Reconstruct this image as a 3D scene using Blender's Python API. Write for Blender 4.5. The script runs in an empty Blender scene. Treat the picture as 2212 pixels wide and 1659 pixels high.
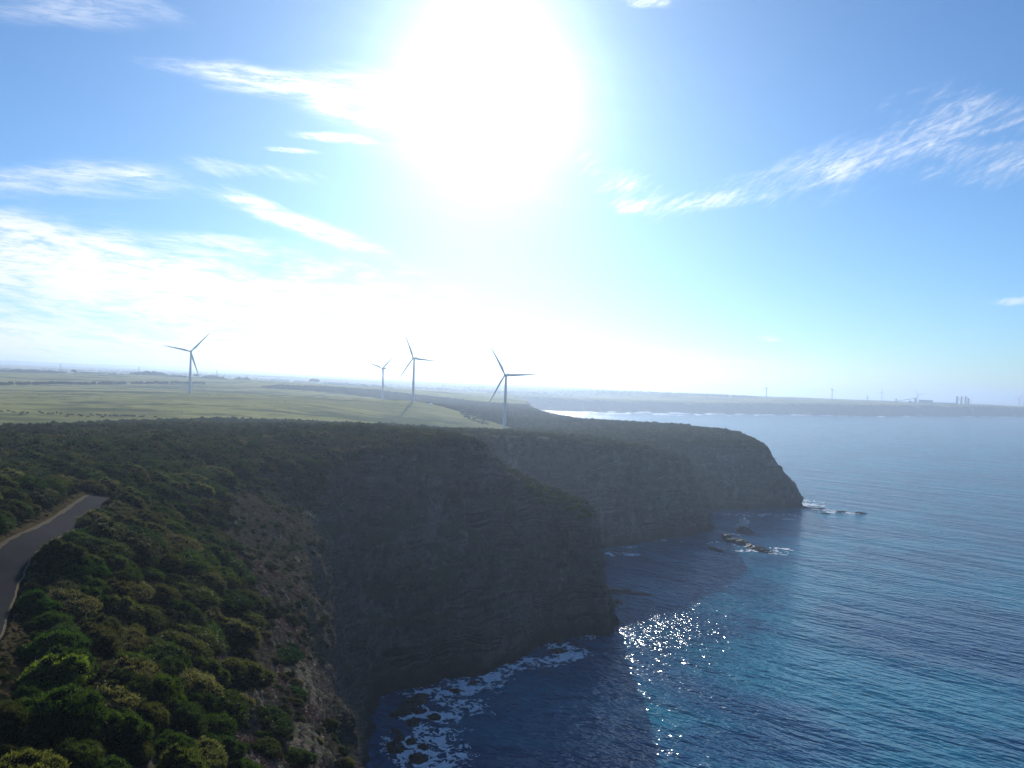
import bpy, bmesh, math, random
import numpy as np
from mathutils import Vector, Matrix, Euler

rng = np.random.default_rng(7)
random.seed(7)
R = math.radians
S = bpy.context.scene
COL = S.collection

# ------------------------------------------------------------------ camera
H = 110.0
F, CX, CY = 1593.0, 1106.0, 829.5
ROLL = R(1.75)
PITCH = 0.0
cam = bpy.data.cameras.new("camera")
cam.sensor_width = 36.0
cam.lens = 36.0 * F / 2212.0
cam.clip_start = 0.5
cam.clip_end = 200000
camo = bpy.data.objects.new("camera", cam)
COL.objects.link(camo)
camo.matrix_world = Matrix.Translation((0, 0, H)) @ Matrix.Rotation(R(90) + PITCH, 4, 'X') @ Matrix.Rotation(ROLL, 4, 'Z')
S.camera = camo

def uv(px, py):
    """bearing/elevation tangents of a sight line over the level horizon"""
    dx, dy = px - CX, py - CY
    c, s = math.cos(ROLL), math.sin(ROLL)
    return (dx * c + dy * s) / F, -(-dx * s + dy * c) / F

def at_z(px, py, z):
    u, v = uv(px, py)
    d = (z - H) / v
    return (u * d, d)

# ------------------------------------------------------------------ noise
def _hash(i, seed):
    i = (i.astype(np.uint64) * np.uint64(0x9E3779B97F4A7C15) + np.uint64(seed * 7919 + 13)) & np.uint64(0xFFFFFFFFFFFFFFFF)
    i ^= i >> np.uint64(31)
    i = i * np.uint64(0xBF58476D1CE4E5B9)
    i ^= i >> np.uint64(29)
    return (i & np.uint64(0xFFFFFF)).astype(np.float64) / float(0xFFFFFF)

def vnoise(x, y, z=None, seed=0):
    x = np.asarray(x, float); y = np.asarray(y, float)
    z = np.zeros_like(x) if z is None else np.asarray(z, float)
    xi, yi, zi = np.floor(x), np.floor(y), np.floor(z)
    fx, fy, fz = x - xi, y - yi, z - zi
    fx = fx * fx * (3 - 2 * fx); fy = fy * fy * (3 - 2 * fy); fz = fz * fz * (3 - 2 * fz)
    xi = xi.astype(np.int64); yi = yi.astype(np.int64); zi = zi.astype(np.int64)
    r = 0
    for a in (0, 1):
        for b in (0, 1):
            for c in (0, 1):
                h = _hash((xi + a) * 73856093 ^ (yi + b) * 19349663 ^ (zi + c) * 83492791, seed)
                r = r + h * (fx if a else 1 - fx) * (fy if b else 1 - fy) * (fz if c else 1 - fz)
    return r * 2 - 1

def fbm(x, y, z=None, seed=0, octv=4, gain=0.5):
    r, a, f = 0, 1.0, 1.0
    for k in range(octv):
        r = r + a * vnoise(np.asarray(x) * f, np.asarray(y) * f, None if z is None else np.asarray(z) * f, seed + k * 17)
        a *= gain; f *= 2.03
    return r

def sstep(a, b, x):
    t = np.clip((x - a) / (b - a), 0, 1)
    return t * t * (3 - 2 * t)

def catmull(P, n_per):
    """P (k,m) -> smooth samples; n_per list of subdivisions per segment"""
    P = np.asarray(P, float); out = []
    k = len(P)
    for i in range(k - 1):
        p0 = P[max(i - 1, 0)]; p1 = P[i]; p2 = P[i + 1]; p3 = P[min(i + 2, k - 1)]
        n = n_per[i] if hasattr(n_per, '__len__') else n_per
        for j in range(n):
            t = j / n
            out.append(0.5 * ((2 * p1) + (-p0 + p2) * t + (2 * p0 - 5 * p1 + 4 * p2 - p3) * t * t + (-p0 + 3 * p1 - 3 * p2 + p3) * t ** 3))
    out.append(P[-1])
    return np.array(out)

def in_poly(x, y, poly):
    x = np.asarray(x); y = np.asarray(y)
    ins = np.zeros(x.shape, bool)
    n = len(poly)
    for i in range(n):
        x1, y1 = poly[i]; x2, y2 = poly[(i + 1) % n]
        if y1 == y2: continue
        c = ((y1 > y) != (y2 > y)) & (x < (x2 - x1) * (y - y1) / (y2 - y1) + x1)
        ins ^= c
    return ins

def seg_dist(x, y, line):
    x = np.asarray(x, float); y = np.asarray(y, float)
    d = np.full(x.shape, 1e18)
    for i in range(len(line) - 1):
        ax, ay = line[i][:2]; bx, by = line[i + 1][:2]
        vx, vy = bx - ax, by - ay
        L = vx * vx + vy * vy + 1e-9
        t = np.clip(((x - ax) * vx + (y - ay) * vy) / L, 0, 1)
        d = np.minimum(d, (x - ax - t * vx) ** 2 + (y - ay - t * vy) ** 2)
    return np.sqrt(d)

# ------------------------------------------------------------------ materials
class NT:
    def __init__(s, mat):
        s.t = mat.node_tree; s.n = s.t.nodes; s.l = s.t.links
    def new(s, typ, **kw):
        nd = s.n.new(typ)
        for k, v in kw.items():
            if k.startswith('i_'):
                nd.inputs[k[2:].replace('_', ' ')].default_value = v
            else:
                setattr(nd, k, v)
        return nd
    def set(s, sock, v):
        if isinstance(v, bpy.types.NodeSocket): s.l.new(v, sock)
        elif v is not None: sock.default_value = v
    def m(s, op, a, b=None, c=None, clamp=False):
        nd = s.n.new('ShaderNodeMath'); nd.operation = op; nd.use_clamp = clamp
        s.set(nd.inputs[0], a)
        if b is not None: s.set(nd.inputs[1], b)
        if c is not None: s.set(nd.inputs[2], c)
        return nd.outputs[0]
    def mix(s, f, a, b, mode='MIX'):
        nd = s.n.new('ShaderNodeMix'); nd.data_type = 'RGBA'; nd.blend_type = mode
        s.set(nd.inputs[0], f); s.set(nd.inputs[6], a); s.set(nd.inputs[7], b)
        return nd.outputs[2]
    def noise(s, vec, scale, detail=4, rough=0.55, dist=0.0, dim='3D'):
        nd = s.n.new('ShaderNodeTexNoise'); nd.noise_dimensions = dim
        if vec is not None: s.l.new(vec, nd.inputs['Vector'])
        nd.inputs['Scale'].default_value = scale; nd.inputs['Detail'].default_value = detail
        nd.inputs['Roughness'].default_value = rough; nd.inputs['Distortion'].default_value = dist
        return nd.outputs['Fac']
    def ramp(s, f, stops, interp='LINEAR'):
        nd = s.n.new('ShaderNodeValToRGB'); s.l.new(f, nd.inputs[0]); cr = nd.color_ramp
        cr.interpolation = interp
        while len(cr.elements) < len(stops): cr.elements.new(0.5)
        for e, (p, c) in zip(cr.elements, stops):
            e.position = p; e.color = (c[0], c[1], c[2], 1)
        return nd.outputs[0]
    def maprange(s, v, a, b, lo=0.0, hi=1.0, smooth=True):
        nd = s.n.new('ShaderNodeMapRange'); nd.interpolation_type = 'SMOOTHSTEP' if smooth else 'LINEAR'
        s.set(nd.inputs[0], v); nd.inputs[1].default_value = a; nd.inputs[2].default_value = b
        nd.inputs[3].default_value = lo; nd.inputs[4].default_value = hi
        return nd.outputs[0]
    def mapping(s, vec, scale=(1, 1, 1), rot=(0, 0, 0), loc=(0, 0, 0)):
        nd = s.n.new('ShaderNodeMapping'); s.l.new(vec, nd.inputs[0])
        nd.inputs['Scale'].default_value = scale; nd.inputs['Rotation'].default_value = rot; nd.inputs['Location'].default_value = loc
        return nd.outputs[0]
    def attr(s, name):
        nd = s.n.new('ShaderNodeAttribute'); nd.attribute_name = name
        return nd

def material(name):
    m = bpy.data.materials.new(name); m.use_nodes = True
    m.node_tree.nodes.clear()
    t = NT(m); out = t.n.new('ShaderNodeOutputMaterial')
    return m, t, out

def rgb(c): return (c[0], c[1], c[2], 1)

def simple_mat(name, col, rough=0.7, spec=0.3, var=0.12, scale=2.0):
    m, t, out = material(name)
    tc = t.new('ShaderNodeTexCoord').outputs['Object']
    n = t.noise(tc, scale, 4)
    c = t.mix(n, rgb([k * (1 - var) for k in col]), rgb([min(k * (1 + var), 1) for k in col]))
    p = t.n.new('ShaderNodeBsdfPrincipled'); p.inputs['Roughness'].default_value = rough
    p.inputs['Specular IOR Level'].default_value = spec
    t.l.new(c, p.inputs['Base Color']); t.l.new(p.outputs[0], out.inputs[0])
    return m

def leaf_mat(name, stops, trans=0.40, tcol=(3.2, 3.3, 1.0), spec=0.12):
    m, t, out = material(name)
    oi = t.n.new('ShaderNodeObjectInfo')
    geo = t.n.new('ShaderNodeNewGeometry')
    n = t.noise(t.new('ShaderNodeTexCoord').outputs['Object'], 2.3, 2)
    f = t.m('ADD', oi.outputs['Random'], t.m('MULTIPLY', t.m('SUBTRACT', n, 0.5), 0.35), clamp=True)
    c = t.ramp(f, stops)
    isl = geo.outputs['Random Per Island']
    c = t.mix(1.0, c, t.ramp(isl, [(0, (0.6, 0.62, 0.6)), (1, (1.4, 1.35, 1.3))]), 'MULTIPLY')
    c = t.mix(1.0, c, oi.outputs['Color'], 'MULTIPLY')
    p = t.n.new('ShaderNodeBsdfPrincipled'); p.inputs['Roughness'].default_value = 0.6
    p.inputs['Specular IOR Level'].default_value = spec
    t.l.new(c, p.inputs['Base Color'])
    tr = t.n.new('ShaderNodeBsdfTranslucent'); t.l.new(t.mix(1.0, c, rgb(tcol), 'MULTIPLY'), tr.inputs[0])
    ms = t.n.new('ShaderNodeMixShader'); ms.inputs[0].default_value = trans
    t.l.new(p.outputs[0], ms.inputs[1]); t.l.new(tr.outputs[0], ms.inputs[2]); t.l.new(ms.outputs[0], out.inputs[0])
    return m

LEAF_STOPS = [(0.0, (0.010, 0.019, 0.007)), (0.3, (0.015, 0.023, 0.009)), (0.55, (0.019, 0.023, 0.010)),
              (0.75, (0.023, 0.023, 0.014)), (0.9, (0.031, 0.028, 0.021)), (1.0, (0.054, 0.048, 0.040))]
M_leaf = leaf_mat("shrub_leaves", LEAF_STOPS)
M_tree = leaf_mat("tree_leaves", [(0, (0.025, 0.040, 0.014)), (1, (0.045, 0.058, 0.022))], 0.25)
M_tuft = leaf_mat("ground_cover_leaves", [(0.0, (0.085, 0.078, 0.060)), (0.4, (0.145, 0.130, 0.108)), (0.7, (0.072, 0.076, 0.045)), (1.0, (0.19, 0.17, 0.15))], 0.25, (1.2, 1.05, 0.8))
M_ice = leaf_mat("succulent_leaves", [(0.0, (0.085, 0.040, 0.040)), (0.5, (0.115, 0.078, 0.070)), (1.0, (0.085, 0.074, 0.052))], 0.2, (1.2, 0.9, 0.7), 0.5)
M_dry = leaf_mat("dry_grass_blades", [(0.0, (0.13, 0.11, 0.065)), (1.0, (0.19, 0.155, 0.095))], 0.35, (1.15, 1.05, 0.75))
M_core = simple_mat("dark_clump_core", (0.012, 0.012, 0.007), 1.0, 0.0, .3, 4)  # dark filling for the added light-blocking cores inside the foliage
M_bark = simple_mat("bark", (0.07, 0.055, 0.04), 0.9, 0.1, 0.3, 6)
M_white = simple_mat("turbine_paint", (0.62, 0.64, 0.64), 0.45, 0.4, 0.05, 0.2)
M_grey = simple_mat("turbine_grey_paint", (0.42, 0.44, 0.45), 0.5, 0.4, 0.08, 0.3)
M_conc = simple_mat("concrete", (0.32, 0.31, 0.29), 0.85, 0.2, 0.2, 1.0)
M_steel = simple_mat("galvanised_steel", (0.20, 0.21, 0.22), 0.5, 0.4, 0.15, 0.5)
M_shed = simple_mat("sheet_metal_cladding", (0.26, 0.27, 0.29), 0.6, 0.3, 0.15, 0.2)
M_roof = simple_mat("roof_sheeting", (0.55, 0.55, 0.54), 0.5, 0.4, 0.1, 0.5)
M_cow = simple_mat("black_hide", (0.018, 0.015, 0.013), 0.7, 0.2, 0.4, 1.5)
M_asphalt = None

# ------------------------------------------------------------------ object helpers
def mesh_np(name, V, Q, mat, smooth=True, attrs=None):
    V = np.asarray(V, np.float32); Q = np.asarray(Q, np.int32)
    k = Q.shape[1]
    me = bpy.data.meshes.new(name)
    me.vertices.add(len(V)); me.vertices.foreach_set('co', V.ravel())
    me.loops.add(Q.size); me.loops.foreach_set('vertex_index', Q.ravel())
    me.polygons.add(len(Q)); me.polygons.foreach_set('loop_start', np.arange(0, Q.size, k, dtype=np.int32))
    me.polygons.foreach_set('use_smooth', np.full(len(Q), smooth))
    me.update(calc_edges=True); me.validate()
    if attrs:
        for an, arr in attrs.items():
            a = me.attributes.new(an, 'FLOAT', 'POINT'); a.data.foreach_set('value', np.asarray(arr, np.float32))
    if mat: me.materials.append(mat)
    return me

def link(name, me, parent=None, loc=None):
    o = bpy.data.objects.new(name, me); COL.objects.link(o)
    if parent: o.parent = parent
    if loc is not None: o.location = loc
    return o

def tag(o, label=None, cat=None, group=None, kind=None):
    if label: o['label'] = label
    if cat: o['category'] = cat
    if group: o['group'] = group
    if kind: o['kind'] = kind
    return o

def empty(name, loc, rz=0.0):
    o = bpy.data.objects.new(name, None); COL.objects.link(o)
    o.location = loc; o.rotation_euler = (0, 0, rz); o.empty_display_size = 0.5
    return o

def copy_tree(o, parent=None):
    c = o.copy(); COL.objects.link(c)
    if parent: c.parent = parent
    for ch in list(o.children): copy_tree(ch, c)
    return c

class MB:
    """collects boxes and tubes into one mesh"""
    def __init__(s): s.bm = bmesh.new()
    def box(s, c, d, rot=None, bev=0.0):
        M = Matrix.Translation(c) @ (rot if rot else Matrix.Identity(4)) @ Matrix.Diagonal((d[0], d[1], d[2], 1))
        r = bmesh.ops.create_cube(s.bm, size=1, matrix=M)
        if bev:
            es = list({e for v in r['verts'] for e in v.link_edges})
            bmesh.ops.bevel(s.bm, geom=es, offset=bev, segments=2, affect='EDGES')
        return s
    def tube(s, a, b, r1, r2=None, n=10, caps=True):
        r2 = r1 if r2 is None else r2
        a, b = Vector(a), Vector(b); d = b - a
        q = d.to_track_quat('Z', 'Y').to_matrix().to_4x4()
        bmesh.ops.create_cone(s.bm, cap_ends=caps, segments=n, radius1=r1, radius2=max(r2, 1e-3), depth=d.length,
                              matrix=Matrix.Translation((a + b) / 2) @ q)
        return s
    def lathe(s, prof, n=24, mat=None):
        rings = []
        for r, z in prof:
            rings.append([s.bm.verts.new((r * math.cos(2 * math.pi * k / n), r * math.sin(2 * math.pi * k / n), z)) for k in range(n)])
        for a, b in zip(rings, rings[1:]):
            for k in range(n):
                s.bm.faces.new((a[k], a[(k + 1) % n], b[(k + 1) % n], b[k]))
        s.bm.faces.new(rings[0][::-1]); s.bm.faces.new(rings[-1])
        return s
    def prism(s, pts, y0, y1):
        a = [s.bm.verts.new((x, y0, z)) for x, z in pts]; b = [s.bm.verts.new((x, y1, z)) for x, z in pts]
        n = len(pts)
        s.bm.faces.new(a); s.bm.faces.new(b[::-1])
        for k in range(n): s.bm.faces.new((a[k], b[k], b[(k + 1) % n], a[(k + 1) % n]))
        return s
    def mesh(s, name, mat, smooth=False):
        me = bpy.data.meshes.new(name)
        bmesh.ops.recalc_face_normals(s.bm, faces=s.bm.faces)
        s.bm.to_mesh(me); s.bm.free(); me.materials.append(mat)
        if smooth: me.polygons.foreach_set('use_smooth', [True] * len(me.polygons))
        return me
    def build(s, name, mat, parent=None, smooth=False, loc=None):
        return link(name, s.mesh(name, mat, smooth), parent, loc)

# ------------------------------------------------------------------ coast sections: foot (x,y), crest (x,y,z), fA, fB horizontal fraction at 35 % / 75 % height
SEC = [
    ((48, -60), (32, -60, 62), .35, .7),
    ((30, 10), (14, 10, 62), .35, .7),
    ((6, 55), (-9, 55, 62), .35, .7),
    ((-7, 91), (-21.5, 91, 62), .3, .6),
    ((-14, 115), (-29.5, 115, 61), .3, .6),
    ((-24, 153), (-41.5, 153, 60), .3, .6),
    ((-36, 200), (-53, 200, 60), .3, .6),
    ((-41, 232), (-63, 240, 65), .35, .65),
    ((-38, 258), (-66, 278, 77), .35, .7),
    ((-20, 267), (-48, 300, 83), .32, .72),
    ((3, 290), (-31, 315, 84), .32, .72),
    ((18, 314), (-15, 326, 84), .32, .72),
    ((35, 323), (5, 337, 66), .25, .55),
    ((46, 328), (26, 338, 59), .25, .55),
    ((51, 337), (36, 345, 55), .25, .60),
    ((50, 352), (32, 356, 56), .3, .6),
    ((30, 388), (2, 366, 67), .3, .7),
    ((8, 425), (-28, 395, 80), .3, .7),
    ((8, 450), (-10, 475, 76), .3, .7),
    ((40, 485), (25, 508, 73), .3, .7),
    ((66, 498), (65, 526, 69), .3, .7),
    ((110, 530), (100, 555, 65), .3, .7),
    ((148, 560), (130, 580, 58), .25, .68),
    ((166, 580), (138, 588, 56), .22, .70),
    ((165, 596), (138, 602, 56), .3, .62),
    ((147, 628), (124, 655, 58), .3, .7),
    ((170, 668), (156, 702, 58), .25, .7),
    ((235, 690), (226, 714, 60), .25, .7),
    ((268, 702), (244, 718, 56), .18, .72),
    ((281, 709), (252, 726, 54), .18, .76),
    ((286, 722), (257, 738, 55), .2, .74),
    ((290, 780), (262, 790, 58), .3, .7),
    ((300, 900), (270, 900, 60), .3, .7),
    ((280, 1020), (245, 1010, 60), .3, .7),
    ((200, 1150), (165, 1130, 57), .3, .7),
    ((120, 1350), (90, 1340, 55), .3, .7),
    ((80, 1800), (45, 1800, 55), .3, .7),
    ((100, 2600), (60, 2600, 50), .3, .7),
]
CTRL = [  # plateau heights
    (-20, 0, 76), (-50, 0, 84), (-100, 0, 88), (-60, 60, 84.5), (-30, 60, 77), (-44, 55, 82.5), (-68, 103, 84), (-60, 112, 81), (-75, 121, 84), (-88, 152, 84), (-95, 172, 83), (-99, 200, 81.5),(-101, 235, 81),
    (-125, 185, 84), (-170, 200, 85), (-46, 100, 75), (-33, 100, 68.5), (-62, 150, 75), (-50, 152, 68), (-80, 200, 78), (-66, 203, 70), (-100, 250, 82),
    (-120, 300, 83), (-70, 320, 84.5), (-40, 345, 84.5), (-300, 150, 87), (-150, 100, 86.5), (-300, 350, 80), (-150, 350, 83), (-100, 480, 78), (-50, 600, 70), (60, 620, 67),
    (-364, 526, 70), (-261, 640, 72), (-188, 700, 68), (-97, 830, 60), (-10, 920, 53.5), (-8, 950, 52.5), (0, 760, 61), (100, 800, 61), (180, 850, 61), (98, 1080, 59), (0, 1200, 56),
    (-533, 1221, 79), (-158, 1182, 77), (-152, 1010, 62.5), (-140, 760, 65), (-279, 1593, 67), (-993, 1430, 74), (-711, 1700, 78), (-391, 620, 73), (-590, 850, 72), (-404, 800, 74),
    (-242, 950, 74), (-1840, 2650, 95), (-1315, 2600, 103), (-700, 2200, 92), (-510, 2000, 85), (-245, 2500, 76), (-60, 3000, 62), (-900, 1000, 74), (-700, 500, 72), (-600, 200, 84),
    (-3500, 5500, 118), (-1500, 5500, 105), (200, 5500, 70), (1500, 5000, 80), (900, 4500, 76), (2500, 5200, 68), (3600, 5900, 60), (500, 4200, 45), (4600, 6300, 50), (1900, 4600, 68),
    (-9000, 12000, 210), (-6000, 12000, 195), (-2500, 12000, 130), (0, 12000, 85), (1500, 12000, 60), (-12000, 25000, 330), (0, 25000, 130), (-5000, 2500, 110), (-15000, 12000, 250),
]
ALLC = np.array(CTRL + [c for _, c, _, _ in SEC], float)
_c2 = 12.0 ** 2
def _phi(dx, dy): return np.sqrt(dx * dx + dy * dy + _c2)
_A = _phi(ALLC[:, None, 0] - ALLC[None, :, 0], ALLC[:, None, 1] - ALLC[None, :, 1])
_w = np.linalg.solve(_A + np.eye(len(ALLC)) * 1e-6, ALLC[:, 2] - 80.0)
def Pz(x, y):
    x = np.asarray(x, float); y = np.asarray(y, float)
    r = np.full(x.shape, 80.0)
    for (cx, cy, _), w in zip(ALLC, _w):
        r += w * _phi(x - cx, y - cy)
    return r
ROAD = catmull([(-8, -60), (-14, -20), (-24, 10), (-40, 48), (-56.5, 79), (-68.3, 102), (-74.3, 121), (-83.4, 147), (-91, 172), (-97, 200), (-101, 235), (-110, 290)], 12)
def ground(x, y):
    x = np.asarray(x, float); y = np.asarray(y, float)
    n = fbm(x / 16, y / 16, seed=3, octv=3) * 0.7 + fbm(x / 90, y / 90, seed=9, octv=2) * 0.8
    near_road = 1 - sstep(3.5, 12, seg_dist(x, y, ROAD)) if x.size < 5000 else 1 - sstep(3.5, 12, seg_dist_near(x, y))
    return Pz(x, y) + n * (1 - near_road)
def seg_dist_near(x, y):
    d = np.full(x.shape, 1e3)
    k = (np.abs(x) < 300) & (y < 320)
    d[k] = seg_dist(x[k], y[k], ROAD)
    return d

def hit(px, py, dmin=40, dmax=9000):
    u, v = uv(px, py)
    d = np.geomspace(dmin, dmax, 1400)
    below = (H + v * d) < ground(u * d, d)
    i = int(np.argmax(below)) if below.any() else len(d) - 1
    return float(u * d[i]), float(d[i]), float(ground(np.array([u * d[i]]), np.array([d[i]]))[0])

# land outline
sec_n = []
for (f0, c0, _, _), (f1, c1, _, _) in zip(SEC, SEC[1:]):
    L = max(math.dist(f0, f1), math.dist(c0[:2], c1[:2])); D = math.hypot(*f1)
    st = 0.9 if D < 380 else (1.4 if D < 760 else 12.0)
    if f1[1] < 80: st = 3.0
    sec_n.append(max(4, int(L / st)))
crest = catmull([c for _, c, _, _ in SEC], sec_n)
FARCOAST = [(70, 3300)] + [at_z(px, py, 0) for px, py in ((1180, 886.5), (1330, 889), (1500, 892), (1640, 894), (1750, 896), (1830, 898), (1900, 898.5), (1990, 898), (2080, 899.5), (2212, 900))] + \
    [(4700, 6100), (4900, 6700), (3600, 6700), (2400, 6200), (1800, 6700), (1300, 9000), (1200, 26000)]
LAND = [tuple(p[:2]) for p in crest] + FARCOAST + [(-30000, 30000), (-30000, -60)]

# ------------------------------------------------------------------ terrain sheet
def build_land():
    ang = np.radians(np.arange(-62, 58.01, 0.15))
    rad = np.concatenate([np.geomspace(14, 1500, 620), np.geomspace(1500, 29000, 330)[1:]])
    T, Rr = np.meshgrid(ang, rad)
    X = (np.sin(T) * Rr).ravel(); Y = (np.cos(T) * Rr).ravel()
    Z = ground(X, Y)
    ins = in_poly(X, Y, [tuple(p) for p in np.array(LAND)[::2]] if False else LAND)
    far = Y > 2700
    d = np.full(X.shape, 1e4)
    k = far & (X > -800)
    d[k] = seg_dist(X[k], Y[k], [(75, 2900)] + FARCOAST)
    sd = np.where(ins, d, -d)
    wob = fbm(X / 70, Y / 70, seed=44, octv=3) * 18
    ramp = sstep(-8, 75, sd + wob * (np.abs(sd) < 160))
    Zf = -9 + (Z + 9) * (0.15 * ramp + 0.85 * sstep(0.2, 1, ramp))
    Z = np.where(k, Zf, Z)
    # rolling relief far away
    Z += np.where(far, fbm(X / 600, Y / 600, seed=5, octv=3) * np.clip((Y - 2700) / 2000, 0, 1) * 5 * ramp, 0)
    Z += np.where(Y > 7500, np.clip(fbm(X / 2600, Y / 2600, seed=15, octv=3), -.3, 1) * np.clip((Y - 7500) / 3000, 0, 1) * 30, 0)
    nr, na = len(rad), len(ang)
    keepv = ins | (far & (sd > -120))
    I = np.arange(nr * na).reshape(nr, na)
    Q = np.stack([I[:-1, :-1], I[:-1, 1:], I[1:, 1:], I[1:, :-1]], -1).reshape(-1, 4)[:, ::-1]
    Q = Q[keepv[Q].all(1)]
    used = np.zeros(len(X), bool); used[Q] = True
    remap = np.cumsum(used) - 1
    grass = in_poly(X, Y, FIELD).astype(float)
    grass = np.where((Y > 1250) & ~in_poly(X, Y, BAND), 1.0, grass)
    tan = tan_mask(X, Y)
    V = np.stack([X, Y, Z], 1)[used]
    me = mesh_np("headland_terrain", V, remap[Q], land_mat(), True, {'grass': grass[used], 'tan': tan[used]})
    tag(link("headland_terrain", me), "rolling coastal plateau of pasture and scrub above the cliffs", None, None, 'structure')

def tan_mask(x, y):
    """light dry turf on the seaward flank of the near slope"""
    k = (y < 292) & (np.abs(x) < 140) & (y > 20)
    r = np.zeros(np.shape(x))
    if k.any():
        xs, ys = x[k], y[k]
        d = seg_dist(xs, ys, crest[:sum(sec_n[:9]):3, :2])
        n = fbm(xs / 9, ys / 9, seed=71, octv=3)
        w = 13 + 22 * sstep(105, 205, ys)
        r[k] = (1 - sstep(w * .5, w, d + n * 6)) * (1 - sstep(235, 285, ys))
    return r

def land_mat():
    m, t, out = material("land")
    pos = t.new('ShaderNodeNewGeometry').outputs['Position']
    n1 = t.noise(pos, 0.9, 5); n2 = t.noise(pos, 0.035, 5, 0.6); n3 = t.noise(t.mapping(pos, (0.004, 0.012, 0.01)), 1.0, 4, 0.6)
    nf = t.noise(pos, 0.006, 3, .5)
    scrub = t.ramp(n1, [(0.3, (0.007, 0.007, 0.004)), (0.55, (0.013, 0.012, 0.007)), (0.8, (0.024, 0.021, 0.013))])
    tanc = t.ramp(n1, [(0.25, (0.05, 0.042, 0.03)), (0.5, (0.085, 0.070, 0.052)), (0.75, (0.13, 0.105, 0.078))])
    gr = t.ramp(n2, [(0.28, (0.16, 0.165, 0.05)), (0.45, (0.31, 0.29, 0.095)), (0.62, (0.40, 0.365, 0.125)), (0.8, (0.48, 0.43, 0.17))])
    gr = t.mix(t.maprange(n3, 0.46, 0.57, 0, 0.9), gr, rgb((0.095, 0.112, 0.05)))
    gr = t.mix(t.maprange(n1, 0.3, 0.7, 0, 0.35), gr, rgb((0.13, 0.125, 0.055)))
    gr = t.mix(t.maprange(nf, 0.45, 0.6, 0, .5), gr, rgb((0.38, 0.34, 0.12)))
    c = t.mix(t.attr('tan').outputs['Fac'], scrub, tanc)
    c = t.mix(t.attr('grass').outputs['Fac'], c, gr)
    # bare cliffs of the far shore
    nz = t.new('ShaderNodeSeparateXYZ'); t.l.new(t.new('ShaderNodeNewGeometry').outputs['Normal'], nz.inputs[0])
    c = t.mix(t.maprange(nz.outputs[2], 0.80, 0.93, 1, 0), c, rgb((0.10, 0.09, 0.07)))
    b = t.n.new('ShaderNodeBump'); b.inputs['Strength'].default_value = 0.9; b.inputs['Distance'].default_value = 0.35
    t.l.new(n1, b.inputs['Height'])
    p = t.n.new('ShaderNodeBsdfPrincipled'); p.inputs['Roughness'].default_value = 1.0; p.inputs['Specular IOR Level'].default_value = 0.0
    t.l.new(c, p.inputs['Base Color']); t.l.new(b.outputs[0], p.inputs['Normal']); t.l.new(p.outputs[0], out.inputs[0])
    return m

# pasture outline and scrub band behind it, as ground points
def proj(pts): return [hit(a, b)[:2] for a, b in pts]
FIELD = proj([(-70, 927), (0, 924), (88, 921), (164, 917), (227, 912), (302, 911), (378, 908), (453, 904), (557, 908), (678, 912), (799, 917), (920, 921), (1011, 927), (1075, 930)])
FIELD += [(12, 950), (-4, 985), (-30, 1040), (-75, 1150), (-150, 1230), (-215, 1330), (-280, 1650), (-420, 1800), (-640, 1850), (-700, 2600), (-2600, 2600), (-2200, 1200), (-500, 470)]
BAND = [(12, 950), (-4, 985), (-30, 1040), (-75, 1150), (-150, 1230), (-215, 1330), (-280, 1650), (-420, 1800), (-640, 1850), (-640, 2030), (-400, 2100), (-250, 2000), (-90, 1900), (60, 1900), (200, 1150), (300, 1000), (60, 950)]
PATCH = proj([(992, 890), (1010, 892), (1054, 912), (1058, 919), (1035, 915), (1005, 903)])
build_land()

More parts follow.
